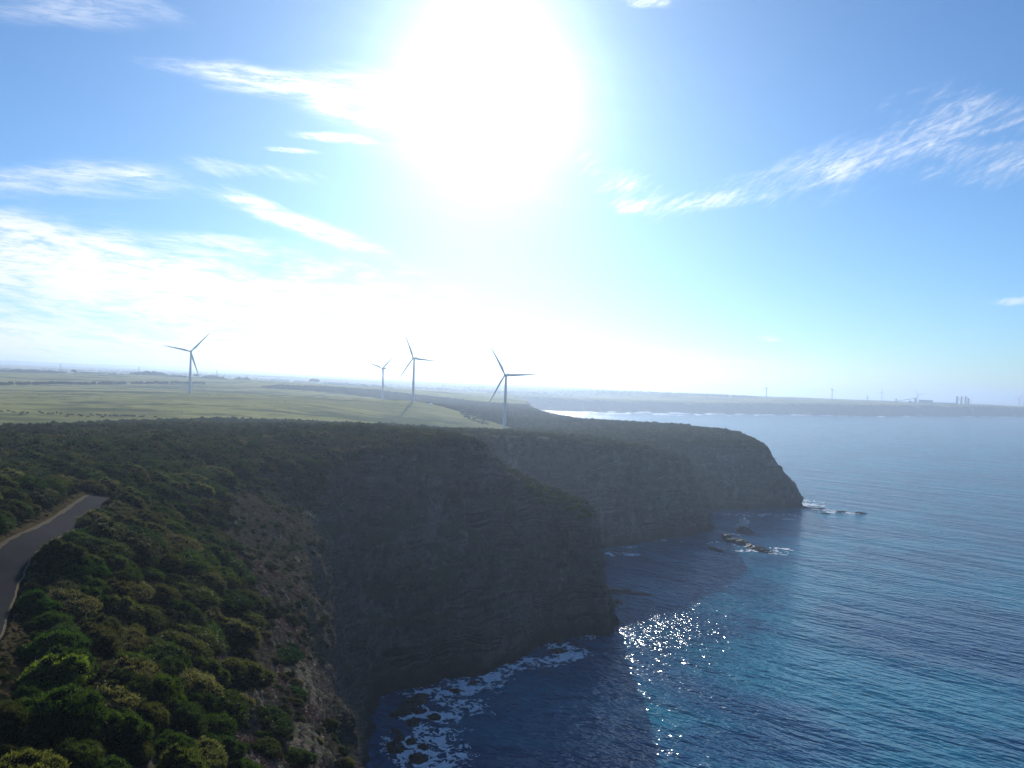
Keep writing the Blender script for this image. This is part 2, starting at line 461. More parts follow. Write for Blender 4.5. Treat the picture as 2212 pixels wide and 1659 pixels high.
# ------------------------------------------------------------------ cliffs
def cliff_mat():
    m, t, out = material("cliff_rock")
    pos = t.new('ShaderNodeNewGeometry').outputs['Position']
    nrm = t.n.new('ShaderNodeSeparateXYZ'); t.l.new(t.new('ShaderNodeNewGeometry').outputs['Normal'], nrm.inputs[0])
    sp = t.n.new('ShaderNodeSeparateXYZ'); t.l.new(pos, sp.inputs[0])
    warp = t.noise(pos, 0.03, 4)
    h = t.m('ADD', sp.outputs[2], t.m('MULTIPLY', warp, 16.0))
    cv = t.n.new('ShaderNodeCombineXYZ'); t.l.new(h, cv.inputs[2])
    t.l.new(t.m('MULTIPLY', sp.outputs[0], 0.02), cv.inputs[0]); t.l.new(t.m('MULTIPLY', sp.outputs[1], 0.02), cv.inputs[1])
    st = t.noise(cv.outputs[0], 0.32, 5, 0.7)
    big = t.noise(t.mapping(pos, (1, 1, .55)), 0.055, 6, 0.68, .4)
    fine = t.noise(pos, 0.8, 5, 0.65)
    c = t.ramp(st, [(0.25, (0.016, 0.012, 0.013)), (0.42, (0.09, 0.062, 0.054)), (0.52, (0.18, 0.13, 0.11)), (0.58, (0.05, 0.032, 0.030)), (0.8, (0.14, 0.095, 0.08))])
    c = t.mix(t.maprange(t.noise(pos, .035, 4, .65), .40, .62, 0.15, 1), t.ramp(t.noise(pos, .22, 5, .7), [(0.3, (0.030, 0.021, 0.020)), (0.7, (0.13, 0.092, 0.080))]), c)
    c = t.mix(t.maprange(big, 0.52, 0.64, 0, 0.85), c, rgb((0.19, 0.15, 0.125)))
    c = t.mix(t.maprange(t.noise(pos, .06, 4, .6), 0.52, 0.64, 0, 0.7), c, rgb((0.020, 0.015, 0.015)))
    c = t.mix(1.0, c, t.ramp(fine, [(0.25, (0.5, 0.5, 0.5)), (0.75, (1.35, 1.35, 1.35))]), 'MULTIPLY')
    # scrub colour where the face leans back
    veg = t.m('MULTIPLY', t.maprange(nrm.outputs[2], 0.38, 0.66), t.maprange(t.m('ADD', fine, t.m('MULTIPLY', big, .8)), 0.75, 1.0))
    c = t.mix(veg, c, t.ramp(fine, [(0.3, (0.035, 0.042, 0.018)), (0.7, (0.085, 0.08, 0.042))]))
    wet = t.maprange(t.m('ADD', sp.outputs[2], t.m('MULTIPLY', big, 4)), 3.0, 9.0, 1, 0)
    c = t.mix(wet, c, rgb((0.020, 0.018, 0.018)))
    b = t.n.new('ShaderNodeBump'); b.inputs['Strength'].default_value = 1.0; b.inputs['Distance'].default_value = 1.4
    t.l.new(t.m('ADD', fine, t.m('MULTIPLY', st, 1.2)), b.inputs['Height'])
    p = t.n.new('ShaderNodeBsdfPrincipled'); p.inputs['Roughness'].default_value = 0.95; p.inputs['Specular IOR Level'].default_value = 0.05
    t.l.new(c, p.inputs['Base Color']); t.l.new(b.outputs[0], p.inputs['Normal']); t.l.new(p.outputs[0], out.inputs[0])
    return m

def build_cliffs():
    levels = []
    for (fx, fy), (cx, cy, cz), a, b in SEC:
        dx, dy = cx - fx, cy - fy; L = math.hypot(dx, dy)
        ix, iy = cx + dx / L * 9, cy + dy / L * 9
        iz = float(Pz(np.array([ix]), np.array([iy]))[0])
        levels.append([(fx - dx / L * 2.5, fy - dy / L * 2.5, -4), (fx + dx * a * .3, fy + dy * a * .3, cz * .1), (fx + dx * a, fy + dy * a, cz * .36), (fx + dx * b, fy + dy * b, cz * .76),
                       (cx, cy, cz - 0.25), (ix, iy, iz - 2.2)])
    levels = np.array(levels)                       # (ns, 6, 3)
    cols = [catmull(levels[:, k], sec_n) for k in range(6)]
    nt = len(cols[0])
    nv = [6, 18, 26, 20, 6]
    rows = np.array([catmull([c[i] for c in cols], nv) for i in range(nt)])    # (nt, nvv, 3)
    nvv = rows.shape[1]
    # displace along the face normal
    du = np.gradient(rows, axis=0); dv = np.gradient(rows, axis=1)
    N = np.cross(du, dv); N /= np.linalg.norm(N, axis=2, keepdims=True) + 1e-9
    x, y, z = rows[..., 0], rows[..., 1], rows[..., 2]
    outw = rows[:, 0] - rows[:, -1]
    sgn = np.sign((N[..., :2] * outw[:, None, :2]).sum(2).mean())
    N *= sgn
    vfr = np.linspace(0, 1, nvv)[None, :] * np.ones((nt, 1))
    fade = sstep(0.0, 0.12, vfr) * (1 - 0.85 * sstep(0.80, 0.97, vfr)) + 0.25 * (vfr < .12)
    hz = z + fbm(x / 45, y / 45, z / 60, 21, 3) * 5
    strata = vnoise(x * .01, y * .01, hz / 4.5, 33) * 0.5 + vnoise(x * .03, y * .03, hz / 1.3, 35) * 0.25
    ledge = np.where(np.sin(hz / 9.0) > 0.55, 1.0, 0.0)
    gul = -np.abs(fbm(x / 17, y / 17, z / 80, 41, 3)) * 4.5 + 1.2 - np.clip(fbm(x / 38, y / 38, z / 50, 47, 2), 0, 1) * 3.5
    lump = fbm(x / 7.5, y / 7.5, z / 6, 51, 4) * 1.25
    rough = fbm(x / 1.9, y / 1.9, z / 1.5, 61, 2) * 0.4
    D = 1.25 * ((strata + ledge * .5) * np.clip(.6 + fbm(x / 30, y / 30, z / 30, 39, 2), 0, 1.3) + gul + lump * 1.5 + rough) * fade
    # wave-cut notch at the foot
    D -= 1.5 * np.exp(-((z - 2.0) / 2.2) ** 2) * (0.5 + 0.5 * vnoise(x / 9, y / 9, None, 77))
    V = rows + N * D[..., None]
    I = np.arange(nt * nvv).reshape(nt, nvv)
    Q = np.stack([I[:-1, :-1], I[:-1, 1:], I[1:, 1:], I[1:, :-1]], -1).reshape(-1, 4)
    if sgn < 0: Q = Q[:, ::-1]
    me = mesh_np("sea_cliff", V.reshape(-1, 3), Q, cliff_mat(), True)
    tag(link("sea_cliff", me), "dark layered sea cliffs along the headlands", None, None, 'structure')
    return V, N, vfr
CL_V, CL_N, CL_F = build_cliffs()

# ------------------------------------------------------------------ road
def strip(line, offs, dz, name, mat, zoff=None):
    line = np.asarray(line)
    tg = np.gradient(line, axis=0); tg /= np.linalg.norm(tg, axis=1, keepdims=True)
    nr = np.stack([-tg[:, 1], tg[:, 0]], 1)
    V = []
    for k, o in enumerate(offs):
        oo = o if hasattr(o, '__len__') else np.full(len(line), o)
        P = line + nr * np.asarray(oo)[:, None]
        V.append(np.stack([P[:, 0], P[:, 1], ground(P[:, 0], P[:, 1]) + (dz if zoff is None else zoff[k])], 1))
    V = np.array(V); a, b = V.shape[:2]
    I = np.arange(a * b).reshape(a, b)
    Q = np.stack([I[:-1, :-1], I[:-1, 1:], I[1:, 1:], I[1:, :-1]], -1).reshape(-1, 4)
    return link(name, mesh_np(name, V.reshape(-1, 3), Q, mat, True))

def road_mat():
    m, t, out = material("asphalt")
    pos = t.new('ShaderNodeNewGeometry').outputs['Position']
    n = t.noise(pos, 6, 4, .7); b_ = t.noise(pos, .25, 4)
    c = t.ramp(n, [(0.3, (0.011, 0.011, 0.013)), (0.7, (0.020, 0.020, 0.022))])
    c = t.mix(t.maprange(b_, .45, .65, 0, .5), c, rgb((0.026, 0.026, 0.027)))
    p = t.n.new('ShaderNodeBsdfPrincipled'); p.inputs['Roughness'].default_value = 0.95; p.inputs['Specular IOR Level'].default_value = 0.03
    t.l.new(c, p.inputs['Base Color']); t.l.new(p.outputs[0], out.inputs[0])
    return m
ROADF = np.array([ROAD[0] + (ROAD[1] - ROAD[0]) * 0] + list(ROAD))[1:]
s_ = np.linspace(0, 1, len(ROADF) * 4); ROADF = np.stack([np.interp(s_, np.linspace(0, 1, len(ROAD)), ROAD[:, k]) for k in (0, 1)], 1)
wv = fbm(np.arange(len(ROADF)) / 6., np.zeros(len(ROADF)), seed=8, octv=3)
tag(strip(ROADF, [-2.7 + wv * .8, -2.2, 0, 2.6, 4.6 + wv * .5], .06, "road_verge", simple_mat("verge_gravel", (0.13, 0.108, 0.07), 1.0, .0, .4, 2.0), [-.25, .07, .08, .07, -.25]),
    "dry grass and gravel shoulder beside the narrow road", None, None, 'structure')
tag(strip(ROADF, [-2.1 + wv * .16, -1.2, 0, 1.2, 2.0 + wv * .14], .1, "road", road_mat(), [.10, .125, .14, .125, .10]), "narrow sealed road winding along the cliff top", None, None, 'structure')

# ------------------------------------------------------------------ sea
def sea_mat():
    m, t, out = material("sea_water")
    pos = t.new('ShaderNodeNewGeometry').outputs['Position']
    def rotm(scale, deg): return t.mapping(t.mapping(pos, (1, 1, 1), (0, 0, R(deg))), scale)
    ripple = t.noise(rotm((0.5, .8, 1), 40), 1.15, 1, 0.5)
    chop = t.noise(rotm((0.10, 0.32, 1), 42), 1.0, 2, 0.55)
    chop2 = t.noise(rotm((0.10, 0.20, 1), 12), 1.0, 3, 0.6)
    swell = t.noise(rotm((0.008, 0.055, 1), 46), 1.0, 3, 0.5)
    # broken, choppy water where the swell rebounds from the first headland
    dv = t.n.new('ShaderNodeVectorMath'); dv.operation = 'DISTANCE'; t.l.new(t.mapping(pos, (1, .8, 1)), dv.inputs[0]); dv.inputs[1].default_value = (72, 348 * .8, 0)
    agit = t.maprange(dv.outputs['Value'], 6, 55, 0.62, 0)
    hgt = t.m('ADD', t.m('MULTIPLY', ripple, t.m('ADD', agit, 0.17)), t.m('ADD', t.m('MULTIPLY', chop, t.m('MULTIPLY_ADD', agit, 2.4, 1.55)), t.m('ADD', t.m('MULTIPLY', chop2, 1.3), t.m('MULTIPLY', swell, 4.0))))
    b = t.n.new('ShaderNodeBump'); b.inputs['Strength'].default_value = 1.0; b.inputs['Distance'].default_value = 1.0
    t.l.new(hgt, b.inputs['Height'])
    patch = t.noise(pos, 0.011, 4, 0.6, 0.6)
    c = t.mix(t.maprange(patch, 0.42, 0.62), rgb((0.002, 0.075, 0.165)), rgb((0.001, 0.165, 0.25)))
    p = t.n.new('ShaderNodeBsdfPrincipled'); p.inputs['Roughness'].default_value = 0.15
    p.inputs['IOR'].default_value = 1.33
    t.l.new(c, p.inputs['Base Color']); t.l.new(b.outputs[0], p.inputs['Normal']); t.l.new(p.outputs[0], out.inputs[0])
    return m
def build_sea():
    L = 70000.0
    V = [(-L, -L, 0), (L, -L, 0), (L, L, 0), (-L, L, 0)]
    tag(link("sea", mesh_np("sea", V, [[0, 1, 2, 3]], sea_mat(), False)), "deep blue rippled ocean with sun glitter", None, None, 'structure')
build_sea()

# ------------------------------------------------------------------ surf
def foam_mat():
    m, t, out = material("sea_foam")
    pos = t.new('ShaderNodeNewGeometry').outputs['Position']
    c = t.ramp(t.noise(pos, .7, 4, .7), [(0.3, (0.45, 0.55, 0.60)), (0.6, (0.88, 0.90, 0.92))])
    p = t.n.new('ShaderNodeBsdfPrincipled'); p.inputs['Roughness'].default_value = 0.7; p.inputs['Specular IOR Level'].default_value = 0.3
    t.l.new(c, p.inputs['Base Color']); t.l.new(p.outputs[0], out.inputs[0])
    return m
M_foam = foam_mat()
def z6(x, y): return (669 + x * .378, 1226.5 + y * .378)
def foam_patch(name, x0, x1, y0, y1, step, blobs, label, seed, thr=0.5, warp=6.0, lace=3.0):
    """blobs: (cx, cy, rx, ry, strength) in world metres; keeps the cells where the field passes the lace noise"""
    xs = np.arange(x0, x1, step); ys = np.arange(y0, y1, step)
    X, Y = np.meshgrid(xs, ys)
    wx = X + fbm(X / warp, Y / warp, seed=seed, octv=4) * warp * .45; wy = Y + fbm(X / warp, Y / warp, seed=seed + 5, octv=4) * warp * .45
    fld = np.zeros(X.shape)
    for cx, cy, rx, ry, s in blobs:
        fld = np.maximum(fld, s * np.exp(-((wx - cx) / rx) ** 2 - ((wy - cy) / ry) ** 2))
    lac = np.abs(fbm(wx / lace, wy / lace, seed=seed + 9, octv=4)) * 1.5
    big = fbm(X / (lace * 5), Y / (lace * 5), seed=seed + 31, octv=2) * .25
    keep = (fld + big * (fld > .15) - lac * .85) > thr - .22
    Zh = 0.10 + np.clip(fld - .3, 0, 1) * .35 * (0.6 + 0.4 * fbm(X / 1.2, Y / 1.2, seed=seed + 3, octv=2))
    n, k = X.shape
    I = np.arange(n * k).reshape(n, k)
    Q = np.stack([I[:-1, :-1], I[:-1, 1:], I[1:, 1:], I[1:, :-1]], -1)
    kq = (keep[:-1, :-1] & keep[1:, 1:]) | (keep[1:, :-1] & keep[:-1, 1:])
    Q = Q[kq]
    if not len(Q): return
    jx = X + rng.uniform(-.35, .35, X.shape) * step; jy = Y + rng.uniform(-.35, .35, X.shape) * step
    V = np.stack([jx, jy, Zh], -1).reshape(-1, 3)
    used = np.zeros(len(V), bool); used[Q] = True; rm = np.cumsum(used) - 1
    o = link(name, mesh_np(name, V[used], rm[Q], M_foam, True))
    tag(o, label, "foam", None, 'stuff')

def B(px, py, rx, ry, s, f=None):
    x, y = at_z(*(f(px, py) if f else (px, py)), 0)
    return (x, y, rx, ry, s)
foam_patch("surf_foam", -48, 62, 196, 352, 0.34, [
    B(600, 1080, 7, 10, 1.0, z6), B(640, 960, 8, 9, 1.0, z6), B(700, 850, 9, 8, .95, z6), B(560, 1000, 6, 8, .9, z6), B(760, 950, 7, 9, .7, z6), B(620, 730, 11, 5, .85, z6), B(750, 710, 10, 5, .95, z6),
    B(880, 680, 9, 5, .95, z6), B(960, 690, 9, 4, .9, z6), B(1050, 620, 8, 6, .9, z6), B(1170, 570, 9, 6, 1.0, z6), B(1290, 540, 10, 6, 1.0, z6), B(1400, 530, 8, 4, .9, z6),
    B(1490, 460, 6, 6, .85, z6), B(1500, 500, 7, 4, .9, z6), B(1400, 380, 6, 8, .7, z6), B(1500, 380, 14, 5, .62, z6), B(1380, 450, 4, 4, .9, z6), B(1600, 390, 10, 4, .5, z6), B(850, 780, 14, 8, .5, z6), B(800, 1100, 9, 12, .6, z6)],
    "lacy white surf washing round boulders below the nearest cliff", 101, .37, 6, 2.4)
def z9(x, y): return (1059 + x * .3024, 864 + y * .3024)
foam_patch("surf_foam", 40, 380, 480, 760, 0.8, [
    B(940, 1100, 10, 5, .9, z9), B(1010, 1050, 10, 4, .8, z9), B(850, 1100, 8, 4, .7, z9), B(1950, 1080, 14, 5, 1.0, z9), B(2030, 1100, 9, 5, 1.0, z9), B(2060, 1060, 8, 5, .8, z9), B(1880, 1050, 8, 5, .7, z9),
    B(1240, 1000, 18, 3, .6, z9), B(1580, 1020, 14, 3, .6, z9), B(2000, 820, 26, 5, .85, z9), B(1850, 830, 20, 4, .7, z9), B(2100, 850, 12, 4, .6, z9), B(1700, 815, 14, 4, .6, z9), B(1740, 965, 8, 3, .7, z9)] +
    [B(px, py, rx, ry, s) for px, py, rx, ry, s in ((1745, 1090, 15, 10, 1.0), (1770, 1101, 18, 10, 1.0), (1800, 1106, 17, 7, 1.0), (1740, 1082, 12, 8, .95), (1840, 1109, 14, 6, .75), (1330, 1250, 14, 4, .7))],
    "thin white foam round the reefs off the second and third points", 131, .34, 9, 4)
for k, (px, py, rx, ry, sx) in enumerate(((1345, 1300, 14, 12, .95), (1370, 1330, 12, 8, .7), (1330, 1290, 8, 6, .9))): pass

def surf_lines():
    V = []; Q = []
    fc = np.array([p for p in FARCOAST[1:11]])
    segs = [(0.0, .55, 60, 1.0), (.02, .30, 150, 1.1), (.0, .22, 260, 1.0), (.25, .33, 130, 1.0), (.3, .48, 90, 1.3), (.45, .58, 40, .8), (.6, .64, 30, .8), (.70, .75, 30, 1.0), (.78, .80, 35, .8), (.86, .97, 25, 1.0)]
    tt = np.linspace(0, 1, len(fc))
    for si, (a, b, off, hs) in enumerate(segs):
        s = np.linspace(a, b, max(30, int((b - a) * 900)))
        x = np.interp(s, tt, fc[:, 0]); y = np.interp(s, tt, fc[:, 1])
        tx, ty = np.gradient(x), np.gradient(y); L = np.hypot(tx, ty); nx, ny = ty / L, -tx / L
        w = fbm(x / 120, y / 120, seed=200 + si, octv=3)
        o = off + w * 35
        hh = np.clip(fbm(x / 60, y / 60, seed=230 + si, octv=3) + .15, 0, 1.0) * 3.2 * hs * np.sin(np.linspace(0, math.pi, len(s))) ** .3
        base = len(V)
        for k in range(len(s)):
            for dd, zz in ((0, 0.0), (8, 1.0), (14, .85), (30, 0.02)):
                V.append((x[k] + nx[k] * (o[k] + dd), y[k] + ny[k] * (o[k] + dd), max(hh[k] * zz, 0.02) - (0.4 if hh[k] < .3 else 0)))
        for k in range(len(s) - 1):
            for j in range(3):
                a0 = base + k * 4 + j
                Q.append((a0, a0 + 1, a0 + 5, a0 + 4))
    tag(link("breaking_wave_lines", mesh_np("breaking_wave_lines", V, Q, M_foam, True)), "thin white lines of breakers along the hazy far shore", "surf", None, 'stuff')
surf_lines()

def spray_mat():
    m, t, out = material("sea_spray")
    d = t.n.new('ShaderNodeBsdfDiffuse'); d.inputs[0].default_value = (.95, .96, .97, 1)
    r = t.n.new('ShaderNodeBsdfTranslucent'); r.inputs[0].default_value = (.95, .96, .97, 1)
    a = t.n.new('ShaderNodeMixShader'); a.inputs[0].default_value = .5
    t.l.new(d.outputs[0], a.inputs[1]); t.l.new(r.outputs[0], a.inputs[2]); t.l.new(a.outputs[0], out.inputs[0])
    return m
def splash(px, py, h, w):
    x, y = at_z(px, py, 0)
    g = np.random.default_rng(77); n = 4200
    a = g.normal(-.12, .34, n); r = g.random(n) ** .6; lob = .62 + .38 * np.abs(np.sin(a * 5.3 + 1.1)); r = r * lob; zz = r * np.cos(a) * h; xx = r * np.sin(a) * w * 1.5; yy = g.normal(0, .22, n) * w * (1.2 - r)
    P = np.stack([xx, yy, zz], 1); s = (.85 - .6 * r)[:, None] * g.uniform(.5, 1.3, (n, 1))
    off = g.normal(0, 1, (n, 4, 3)); off /= np.linalg.norm(off, axis=2, keepdims=True)
    V = (P[:, None] + off * s[:, None]).reshape(-1, 3)
    T = np.array([[0, 1, 2], [0, 3, 1], [0, 2, 3], [1, 3, 2]]); Q = (np.arange(n)[:, None, None] * 4 + T).reshape(-1, 3)
    o = link("wave_splash", mesh_np("wave_splash", V, Q, spray_mat(), False), None, (x, y, 0)); tag(o, "white burst of spray thrown up beside the second point", "wave splash")
splash(1606, 1146, 10.5, 5.0)

# ------------------------------------------------------------------ sea rocks
M_rock = simple_mat("wet_rock", (0.014, 0.014, 0.015), .6, .2, .45, .8)
def rock_mesh(seed):
    bm = bmesh.new(); bmesh.ops.create_icosphere(bm, subdivisions=4, radius=1)
    co = np.array([v.co[:] for v in bm.verts])
    n = fbm(co[:, 0] * 1.1 + seed * 9, co[:, 1] * 1.1, co[:, 2] * 1.1, seed, 5, .55) * .42
    n = np.round(n * 7) / 7 * .6 + n * .4
    for v, k in zip(bm.verts, n):
        v.co *= 1 + float(k)
        v.co.z = v.co.z if v.co.z > 0 else v.co.z * .6
    me = bpy.data.meshes.new("sea_rock"); bm.to_mesh(me); bm.free(); me.materials.append(M_rock)
    return me
ROCKM = [rock_mesh(k + 1) for k in range(6)]
def rock(px, py, w, d, h, label, group=None, f=None, k=None, rz=None):
    x, y = at_z(*(f(px, py) if f else (px, py)), 0)
    o = link("sea_rock", ROCKM[random.randrange(6) if k is None else k], None, (x, y, -h * .15))
    o.scale = (w, d, h); o.rotation_euler = (0, 0, random.uniform(0, 6.28) if rz is None else rz)
    tag(o, label, "rock", group)
NG = "boulders in the surf below the nearest cliff"
for a in ((490, 1035, 3.0, 2.4, 2.2, "dark boulder nearest the cliff foot in the lower surf"), (515, 982, 1.9, 1.5, 1.4, "small round rock above the larger dark boulder in surf"),
          (575, 998, 2.0, 1.7, 1.3, "dark rock alone in the middle of the lower surf"), (500, 940, 1.9, 1.2, 1.0, "flat rock at the upper left of the lower surf"),
          (645, 1030, 2.0, 1.5, 1.2, "low rock at the right edge of the lower surf"), (615, 1105, 2.8, 2.0, 1.8, "round boulder at the bottom edge of the surf"),
          (715, 862, 2.7, 1.6, 1.4, "oblong rock in the middle of the bent surf band"), (590, 892, 2.2, 1.5, 1.5, "blunt rock left of the oblong rock in surf"),
          (630, 830, 2.6, 1.3, 1.1, "flat rock behind the oblong rock in surf"), (545, 825, 4.5, 3.0, 3.0, "big dark rock against the cliff foot beside the surf"),
          (610, 762, 5.5, 2.6, 2.0, "widest black rock shelf at the cliff foot"), (830, 705, 2.4, 1.4, 1.2, "rock midway along the surf under the dark face"),
          (940, 660, 2.0, 1.2, 1.0, "small rock at the cliff foot along the surf"), (1410, 420, 3.2, 3.0, 2.8, "black boulder in the swirl near the headland tip"),
          (1425, 480, 3.6, 2.6, 1.6, "flat black rock in front of the swirl boulder"), (1520, 440, 2.5, 1.2, .8, "thin rock right of the swirl boulder")):
    rock(*a[:5], a[5], NG, z6)
for a in ((1330, 1280, 9, 3.0, 1.6, "long dark ledge reaching out from behind the first headland", 0.1), (1372, 1283, 7, 2.4, 1.4, "outer end of the dark ledge behind the first headland", -.1), (1390, 1285, 4, 1.6, .9, "small tip rock ending the ledge behind first headland", 0)):
    rock(a[0], a[1], a[2], a[3], a[4], a[5], "rocks of the ledge behind the first headland", rz=a[6])
rock(1336, 1302, 2.6, 2.2, 2.4, "single black rock in the glitter at the first headland")
for a in ((1690, 985, 7, 4, 2.8, "inner rock of the black reef below second point"), (1750, 1010, 8, 5, 3.0, "largest rock of the black reef below second point"), (1800, 1025, 6, 3.5, 2.4, "humped rock midway along the black reef"),
          (1850, 1045, 7, 3, 2.2, "long rock past the middle of the black reef"), (1905, 1060, 6, 3, 2.0, "ragged rock near the foamy end of the reef"), (1950, 1080, 5, 2.4, 1.6, "low rock wrapped in foam near the reef end"),
          (1985, 1092, 3.5, 2, 1.2, "last small rock of the reef in white foam"), (1835, 950, 5, 3.2, 3.0, "pointed rock under the spray at second point"), (1810, 940, 6, 4, 3.4, "dark rock joining second point behind the spray"),
          (1590, 1065, 6, 2, 1.2, "separate low rock left of the black reef"), (1640, 1080, 4, 1.8, 1.0, "small rock at end of the separate low reef")):
    rock(*a[:5], a[5], "reef rocks off the second point", z9)
for a in ((1727, 1080, 4, 3, 3.4, "upright rock touching the foot of the third point"), (1735, 1096, 6, 2.6, 1.8, "first low rock off the third point"), (1755, 1098, 5, 2.2, 1.6, "second rock out in the foam off third point"),
          (1770, 1100, 6, 2.4, 2.2, "humped rock in the foam off third point"), (1783, 1109, 4, 2, 1.2, "low rock in front of the foam off third point"), (1818, 1106, 6, 2, 1.5, "rock at the outer foam off third point"),
          (1858, 1109, 5, 2, 1.5, "outermost lone rock off the third point")):
    rock(a[0], a[1], a[2] * random.uniform(.7, 1.1), a[3] * random.uniform(.8, 1.5), a[4] * random.uniform(.6, 1.1), a[5], "rocks off the third point", rz=random.uniform(-.5, .3))

# ------------------------------------------------------------------ shrubs
def unit(v): return v / (np.linalg.norm(v, axis=-1, keepdims=True) + 1e-9)

def leaf_cloud(P, Nrm, ln, wd, g):
    """one diamond leaf per point, lying along a direction near the outward normal"""
    n = len(P)
    ax = unit(Nrm * .55 + np.array([0, 0, .5]) + g.normal(0, .5, (n, 3)))
    sd = unit(np.cross(ax, g.normal(0, 1, (n, 3))))
    l = ln * g.uniform(.6, 1.3, (n, 1)); w = wd * g.uniform(.6, 1.3, (n, 1))
    V = np.stack([P - ax * l * .3, P + sd * w * .5, P + ax * l * .7, P - sd * w * .5], 1)
    return V.reshape(-1, 3), np.arange(4 * n).reshape(n, 4)

def shrub_mesh(name, seed, lobes, per, ln, wd, h=.62, mat=None, sub=0.34):
    g = np.random.default_rng(seed)
    Vs, Qs, base, core = [], [], 0, []
    d = g.normal(0, 1, (lobes, 3)); d[:, 2] = np.abs(d[:, 2]) * .9; d = unit(d)
    K = unit(g.normal(0, 1, (7, 3)) + np.array([0, 0, .4])); am = g.uniform(.10, .30, 7)
    bump_ = sum(a_ * np.exp(-((d - k_) ** 2).sum(1) / .22) for a_, k_ in zip(am, K))
    r0 = ((.60 + bump_) * g.uniform(.82, 1.06, lobes))[:, None]
    C = d * r0 * np.array([1, 1, h]) + np.array([0, 0, .05])
    lr = g.uniform(.6, 1.15, lobes) * sub
    for c, r, dd in zip(C, lr, d):
        q = unit(g.normal(0, 1, (per, 3)) + dd * .7 + np.array([0, 0, .35]))
        rr = r * g.uniform(.72, 1.08, (per, 1)) * (1 + .25 * g.normal(0, 1, (per, 1)) * (g.random((per, 1)) > .8))
        P = c + q * rr * np.array([1, 1, .85])
        P[:, 2] = np.maximum(P[:, 2], -.12)
        V, Q = leaf_cloud(P, q, ln, wd, g)
        Vs.append(V); Qs.append(Q + base); base += len(V); core.append(np.zeros(len(Q), bool))
        # dark opaque core added inside the clump to stop light leaking through
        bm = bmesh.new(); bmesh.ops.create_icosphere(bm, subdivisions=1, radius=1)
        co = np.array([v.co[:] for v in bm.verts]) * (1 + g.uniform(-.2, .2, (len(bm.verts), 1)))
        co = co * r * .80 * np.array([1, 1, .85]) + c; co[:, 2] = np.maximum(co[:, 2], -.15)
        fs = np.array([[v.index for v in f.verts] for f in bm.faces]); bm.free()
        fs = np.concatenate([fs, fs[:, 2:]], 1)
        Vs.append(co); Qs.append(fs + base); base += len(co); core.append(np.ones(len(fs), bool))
    V = np.concatenate(Vs); Q = np.concatenate(Qs)
    me = bpy.data.meshes.new(name)
    tri = Q[:, 2] == Q[:, 3]
    faces = [tuple(q[:3]) if t else tuple(q) for q, t in zip(Q.tolist(), tri)]
    me.from_pydata(V.tolist(), [], faces); me.update()
    me.materials.append(mat or M_leaf); me.materials.append(M_core)
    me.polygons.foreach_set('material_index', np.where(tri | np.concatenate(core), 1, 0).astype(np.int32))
    return me
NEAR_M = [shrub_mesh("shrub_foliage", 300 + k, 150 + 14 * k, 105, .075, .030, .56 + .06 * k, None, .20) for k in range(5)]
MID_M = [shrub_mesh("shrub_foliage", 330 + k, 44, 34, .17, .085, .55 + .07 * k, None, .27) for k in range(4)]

def stem_mesh():
    b = MB()
    g = random.Random(5)
    for k in range(7):
        a = k * .9 + g.random(); r = g.uniform(.25, .5)
        b.tube((0.05 * math.cos(a), .05 * math.sin(a), -.12), (r * math.cos(a), r * math.sin(a), .34), .028, .012, 6)
    return b.mesh("shrub_stem", M_bark)
STEM_M = stem_mesh()

BAND_A = np.array(BAND); 
pts = []          # x, y, z, half width, height factor, rot, tint, stretch, downhill dir
def add_pts(x, y, hw, hf, stretch=1.0, rot=None):
    z = ground(x, y)
    for i in range(len(x)):
        pts.append([x[i], y[i], z[i], hw[i], hf[i], (rng.uniform(0, 6.28) if rot is None else rot[i]), stretch if np.isscalar(stretch) else stretch[i]])

def scatter(n, xr, yr, keep, hw, hf, polar=False):
    if polar:
        a = rng.uniform(xr[0], xr[1], n); r = np.sqrt(rng.uniform(yr[0] ** 2, yr[1] ** 2, n)); x, y = np.sin(a) * r, np.cos(a) * r
    else:
        x = rng.uniform(*xr, n); y = rng.uniform(*yr, n)
    k = keep(x, y); x, y = x[k], y[k]
    w = hw(x, y); f = hf(x, y)
    return x, y, w, f

def thin(x, y, w, sep):
    """dart throwing: bigger plants first"""
    order = np.argsort(-w); cell = 2.5; gridd = {}; ok = []
    for i in order:
        gx, gy = int(x[i] // cell), int(y[i] // cell); rr = int(math.ceil(w[i] * 2 * sep / cell)) + 1
        good = True
        for a in range(gx - rr, gx + rr + 1):
            for b in range(gy - rr, gy + rr + 1):
                for j in gridd.get((a, b), ()):
                    if (x[i] - x[j]) ** 2 + (y[i] - y[j]) ** 2 < ((w[i] + w[j]) * sep) ** 2: good = False; break
                if not good: break
            if not good: break
        if good: ok.append(i); gridd.setdefault((gx, gy), []).append(i)
    return np.array(ok, int)

